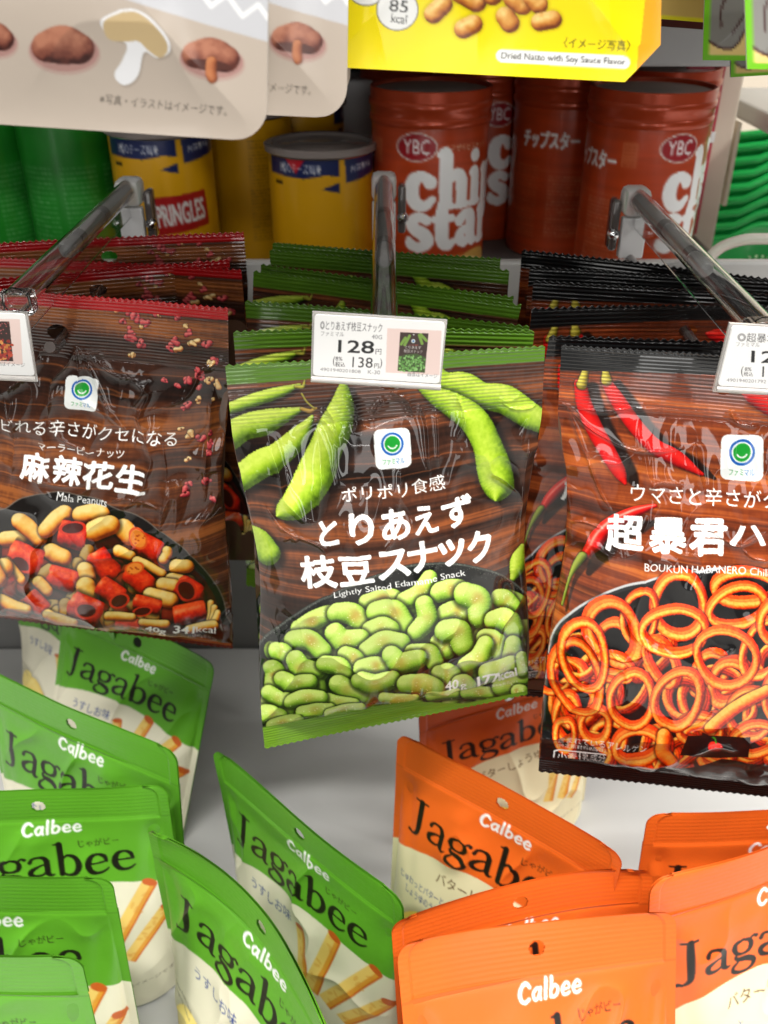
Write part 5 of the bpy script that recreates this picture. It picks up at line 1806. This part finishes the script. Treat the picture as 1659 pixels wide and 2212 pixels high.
def art_mushroom(S0):
    nv, nu = S0.shape[:2]
    cv = Canvas(nu, nv, base=BEIGE)
    cv.on(S0)
    cv.crop(.5, 0, 0)
    top = [(-1400, -500), (300, -90), (560, 0), (900, 108), (1160, 182), (1400, 250), (1400, -2600), (-1400, -2600)]
    cv.poly(top, rgb(206, 206, 210))
    for j in range(-2, 9):
        pts = []
        for k in range(-6, 22):
            x = 300 + k * 68
            y = -100 + (x - 300) * .32 - j * 105 + (36 if k % 2 else -36)
            pts.append((x, y))
        for a, b in zip(pts[:-1], pts[1:]):
            if a[1] < (a[0] - 560) * .31 - 12 and b[1] < (b[0] - 560) * .31 - 12:
                cv.tube([a, b], 11, (.95, .95, .95), flat=True)
    choc = [rgb(58, 24, 20), rgb(112, 58, 46), rgb(152, 92, 72), rgb(186, 124, 98)]

    def cap(cx, cy, w, h, seed, stem=True, ang=0):
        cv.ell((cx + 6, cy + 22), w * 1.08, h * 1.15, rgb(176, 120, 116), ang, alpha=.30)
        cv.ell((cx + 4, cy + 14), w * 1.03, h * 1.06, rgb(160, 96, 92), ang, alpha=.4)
        ca, sa = math.cos(math.radians(ang)), math.sin(math.radians(ang))
        d = np.array([ca, sa]) * (w - h * .9)
        cv.tube([np.array([cx, cy]) - d, (cx, cy - h * .15), np.array([cx, cy]) + d], [h * .8, h * 1.0, h * .8], choc, ao=.0, tex=.3, texs=.09, seed=seed)
        if stem:
            cv.ell((cx - w * .05, cy + h * .45), w * .75, h * .28, rgb(84, 44, 36), ang)
            cv.tube([(cx + w * .02, cy + h * .3), (cx, cy + h * .9), (cx + w * .05, cy + h * 1.3)], [h * .32, h * .34, h * .3], [rgb(120, 60, 34), rgb(166, 92, 54), rgb(196, 124, 80)], ao=.1, tex=.25, texs=.1, seed=seed)
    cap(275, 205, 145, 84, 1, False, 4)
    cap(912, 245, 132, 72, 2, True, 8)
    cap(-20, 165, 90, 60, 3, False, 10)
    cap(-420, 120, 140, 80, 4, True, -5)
    # plain paper-cut mushroom
    o = [(525, 40), (440, 90), (480, 160), (550, 190), (530, 260), (495, 320), (520, 362), (560, 362), (600, 320), (625, 225), (680, 250), (735, 225), (730, 165), (660, 80), (590, 40)]
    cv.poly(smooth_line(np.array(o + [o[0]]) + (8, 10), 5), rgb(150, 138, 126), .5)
    cv.poly(smooth_line(o + [o[0]], 5), (.94, .94, .95))
    cap2 = [(535, 50), (455, 92), (470, 165), (540, 180), (600, 178), (640, 215), (690, 248), (726, 222), (718, 168), (655, 92), (595, 52)]
    cv.poly(smooth_line(cap2 + [cap2[0]], 5), rgb(206, 180, 134))
    cv.text("※写真・イラストはイメージです。", (430, 448), (978, 502), 44, rgb(96, 88, 80), .01)
    return cv.colors(.68)


MR = [PY(-600, -360, .312), PY(583, -330, .302), PY(577, 306, .300), PY(-560, 232, .312)]
GM = "beige mushroom snack pouches hanging above"
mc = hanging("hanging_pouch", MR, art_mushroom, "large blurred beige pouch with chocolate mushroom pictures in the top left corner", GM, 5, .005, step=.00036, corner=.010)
M2 = [PY(-320, -360, .352), PY(756, -330, .348), PY(749, 256, .345), PY(-300, 206, .352)]
hanging("hanging_pouch", M2, mc, "beige mushroom pouch partly hidden behind the larger one in front", GM, 6, .004, step=.0005, corner=.010)
M3 = [PY(-200, -330, .385), PY(768, -310, .378), PY(755, 222, .375), PY(-200, 190, .385)]
hanging("hanging_pouch", M3, mc * .0 + np.array(lin(BEIGE)) * .9, "third mushroom pouch back, only its right rim showing", GM, 7, .006, step=.0012, corner=.010)


def art_natto(S0):
    nv, nu = S0.shape[:2]
    Y = rgb(248, 226, 0)
    cv = Canvas(nu, nv, base=Y)
    cv.on(S0)
    cv.crop(.5, 829.4, 0)
    nb = [rgb(104, 46, 8), rgb(176, 98, 30), rgb(216, 146, 60), rgb(244, 200, 120)]
    for k, (a, b, r) in enumerate((((215, 60), (255, 20), 42), ((345, 125), (385, 105), 42), ((330, -30), (400, 10), 44), ((525, 70), (545, 100), 42), ((600, 20), (560, -10), 46), ((640, -10), (670, 20), 40), ((675, 95), (730, 85), 40),
                                   ((470, -20), (440, -60), 44), ((180, -80), (230, -110), 44), ((560, -120), (620, -130), 44), ((740, -60), (790, -90), 42), ((340, -140), (400, -160), 44), ((80, -160), (130, -190), 44), ((840, -180), (880, -200), 42))):
        cv.tube([a, b], r, nb, ao=.12, tex=.2, texs=.12, seed=k, spec=.12)
    for (cx, cy) in ((-75, -65), (58, 42)):
        cv.ell((cx, cy), 92, 92, rgb(110, 108, 100)); cv.ell((cx, cy), 87, 87, (.93, .93, .92))
    cv.text("85", (22, 48), (102, 56), 52, rgb(40, 40, 40), .012); cv.text("kcal", (30, 96), (96, 104), 38, rgb(60, 60, 60), .004)
    cv.text("〈イメージ写真〉", (776, 206), (1062, 222), 46, rgb(70, 62, 20), .004)
    p = [(520, 212), (1030, 240)]
    cv.tube([(512, 241), (1035, 270)], 29, (.93, .93, .92), flat=True)
    cv.text("Dried Natto with Soy Sauce Flavor", (506, 262), (1042, 290), 38, rgb(60, 58, 54), .008)
    # orange side fold
    cv.poly([(1135, -900), (1128, 0), (1098, 200), (1080, 380), (1400, 380), (1400, -900)], rgb(244, 168, 24))
    return cv.colors(.74)


NT = [PY(690, -330, .366), PY(1434, -310, .366), PY(1424, 181, .358), PY(701, 144, .358)]
hanging("hanging_pouch", NT, art_natto, "bright yellow dried bean pouch with a white kcal badge, hanging at the top middle", None, 11, .006, step=.0004, cl=.012, back=(.7, .55, .02))


def art_band(base, band, blob=None):
    def f(S0):
        nv, nu = S0.shape[:2]
        cv = Canvas(nu, nv, base=base)
        cv.unit = 1.0
        b = max(nu, nv) * .03
        cv.poly([(0, nv - b), (nu, nv - b), (nu, nv), (0, nv)], band)
        cv.ell((nu * .55, nv - b * 3.4), b * 1.9, b * 1.6, rgb(70, 60, 50), 10)
        return cv.colors(.9)
    return f


hanging("hanging_pouch", [PY(1180, -420, .455), PY(1560, -420, .455), PY(1541, 50, .45), PY(1190, 22, .45)], art_band(rgb(196, 166, 92), rgb(214, 204, 30)), "tan pouch with a shiny yellow lower edge behind the yellow bean pouch", None, 13, .005, step=.001)
hanging("hanging_pouch", [PY(1200, -380, .49), PY(1556, -380, .49), PY(1545, 66, .485), PY(1200, 40, .485)], art_band(rgb(84, 30, 26), rgb(80, 34, 28)), "dark red pouch showing as a strip below the tan pouch", None, 14, .004, step=.0014)


def art_greenedge(S0):
    nv, nu = S0.shape[:2]
    cv = Canvas(nu, nv, base=rgb(112, 186, 30))
    cv.unit = nu / 100.0
    h = 100.0 * nv / nu
    cv.poly([(3.4, 0), (96, 0), (96, h - 3.2), (3.4, h - 3.2)], rgb(228, 200, 124))
    line = smooth_line([(3.4, h - 10), (8, h - 7.4), (14, h - 6.4), (18, h - 9), (20.5, h - 14), (24, h - 19), (30, h - 23), (46, h - 26), (96, h - 28)], 5)
    cv.poly(np.vstack([line, [(96, 0), (3.4, 0)]]), rgb(128, 126, 120))
    brown = rgb(66, 36, 34)
    cv.tube(line, .55, brown, flat=True, sm=1)
    for p in ([(15, h - 50), (13, h - 36), (9, h - 26), (9, h - 17)], [(26, h - 27), (20, h - 22), (15, h - 14)], [(40, h - 60), (46, h - 50), (60, h - 48)]):
        cv.tube(p, .5, brown, flat=True)
    return cv.colors(.9)


GE = "green edged pouches hanging at the top right"
hanging("hanging_pouch", [PY(1536, -420, .432), PY(1960, -420, .432), PY(1930, 134, .425), PY(1517, 130, .425)], art_greenedge, "green edged pouch with a grey rounded drawing, second from the front at the top right", GE, 15, .005, step=.0008)
hanging("hanging_pouch", [PY(1590, -480, .362), PY(2100, -480, .362), PY(2080, 156, .355), PY(1613, 149, .355)], art_greenedge, "frontmost green edged pouch at the top right corner, brightest of its kind", GE, 16, .005, step=.0008)
hanging("hanging_pouch", [PY(1590, -300, .50), PY(1900, -300, .50), PY(1880, 150, .49), PY(1577, 167, .49)], art_greenedge, "rear green edged pouch, its dark lower edge showing under the other two", GE, 17, .004, step=.001)
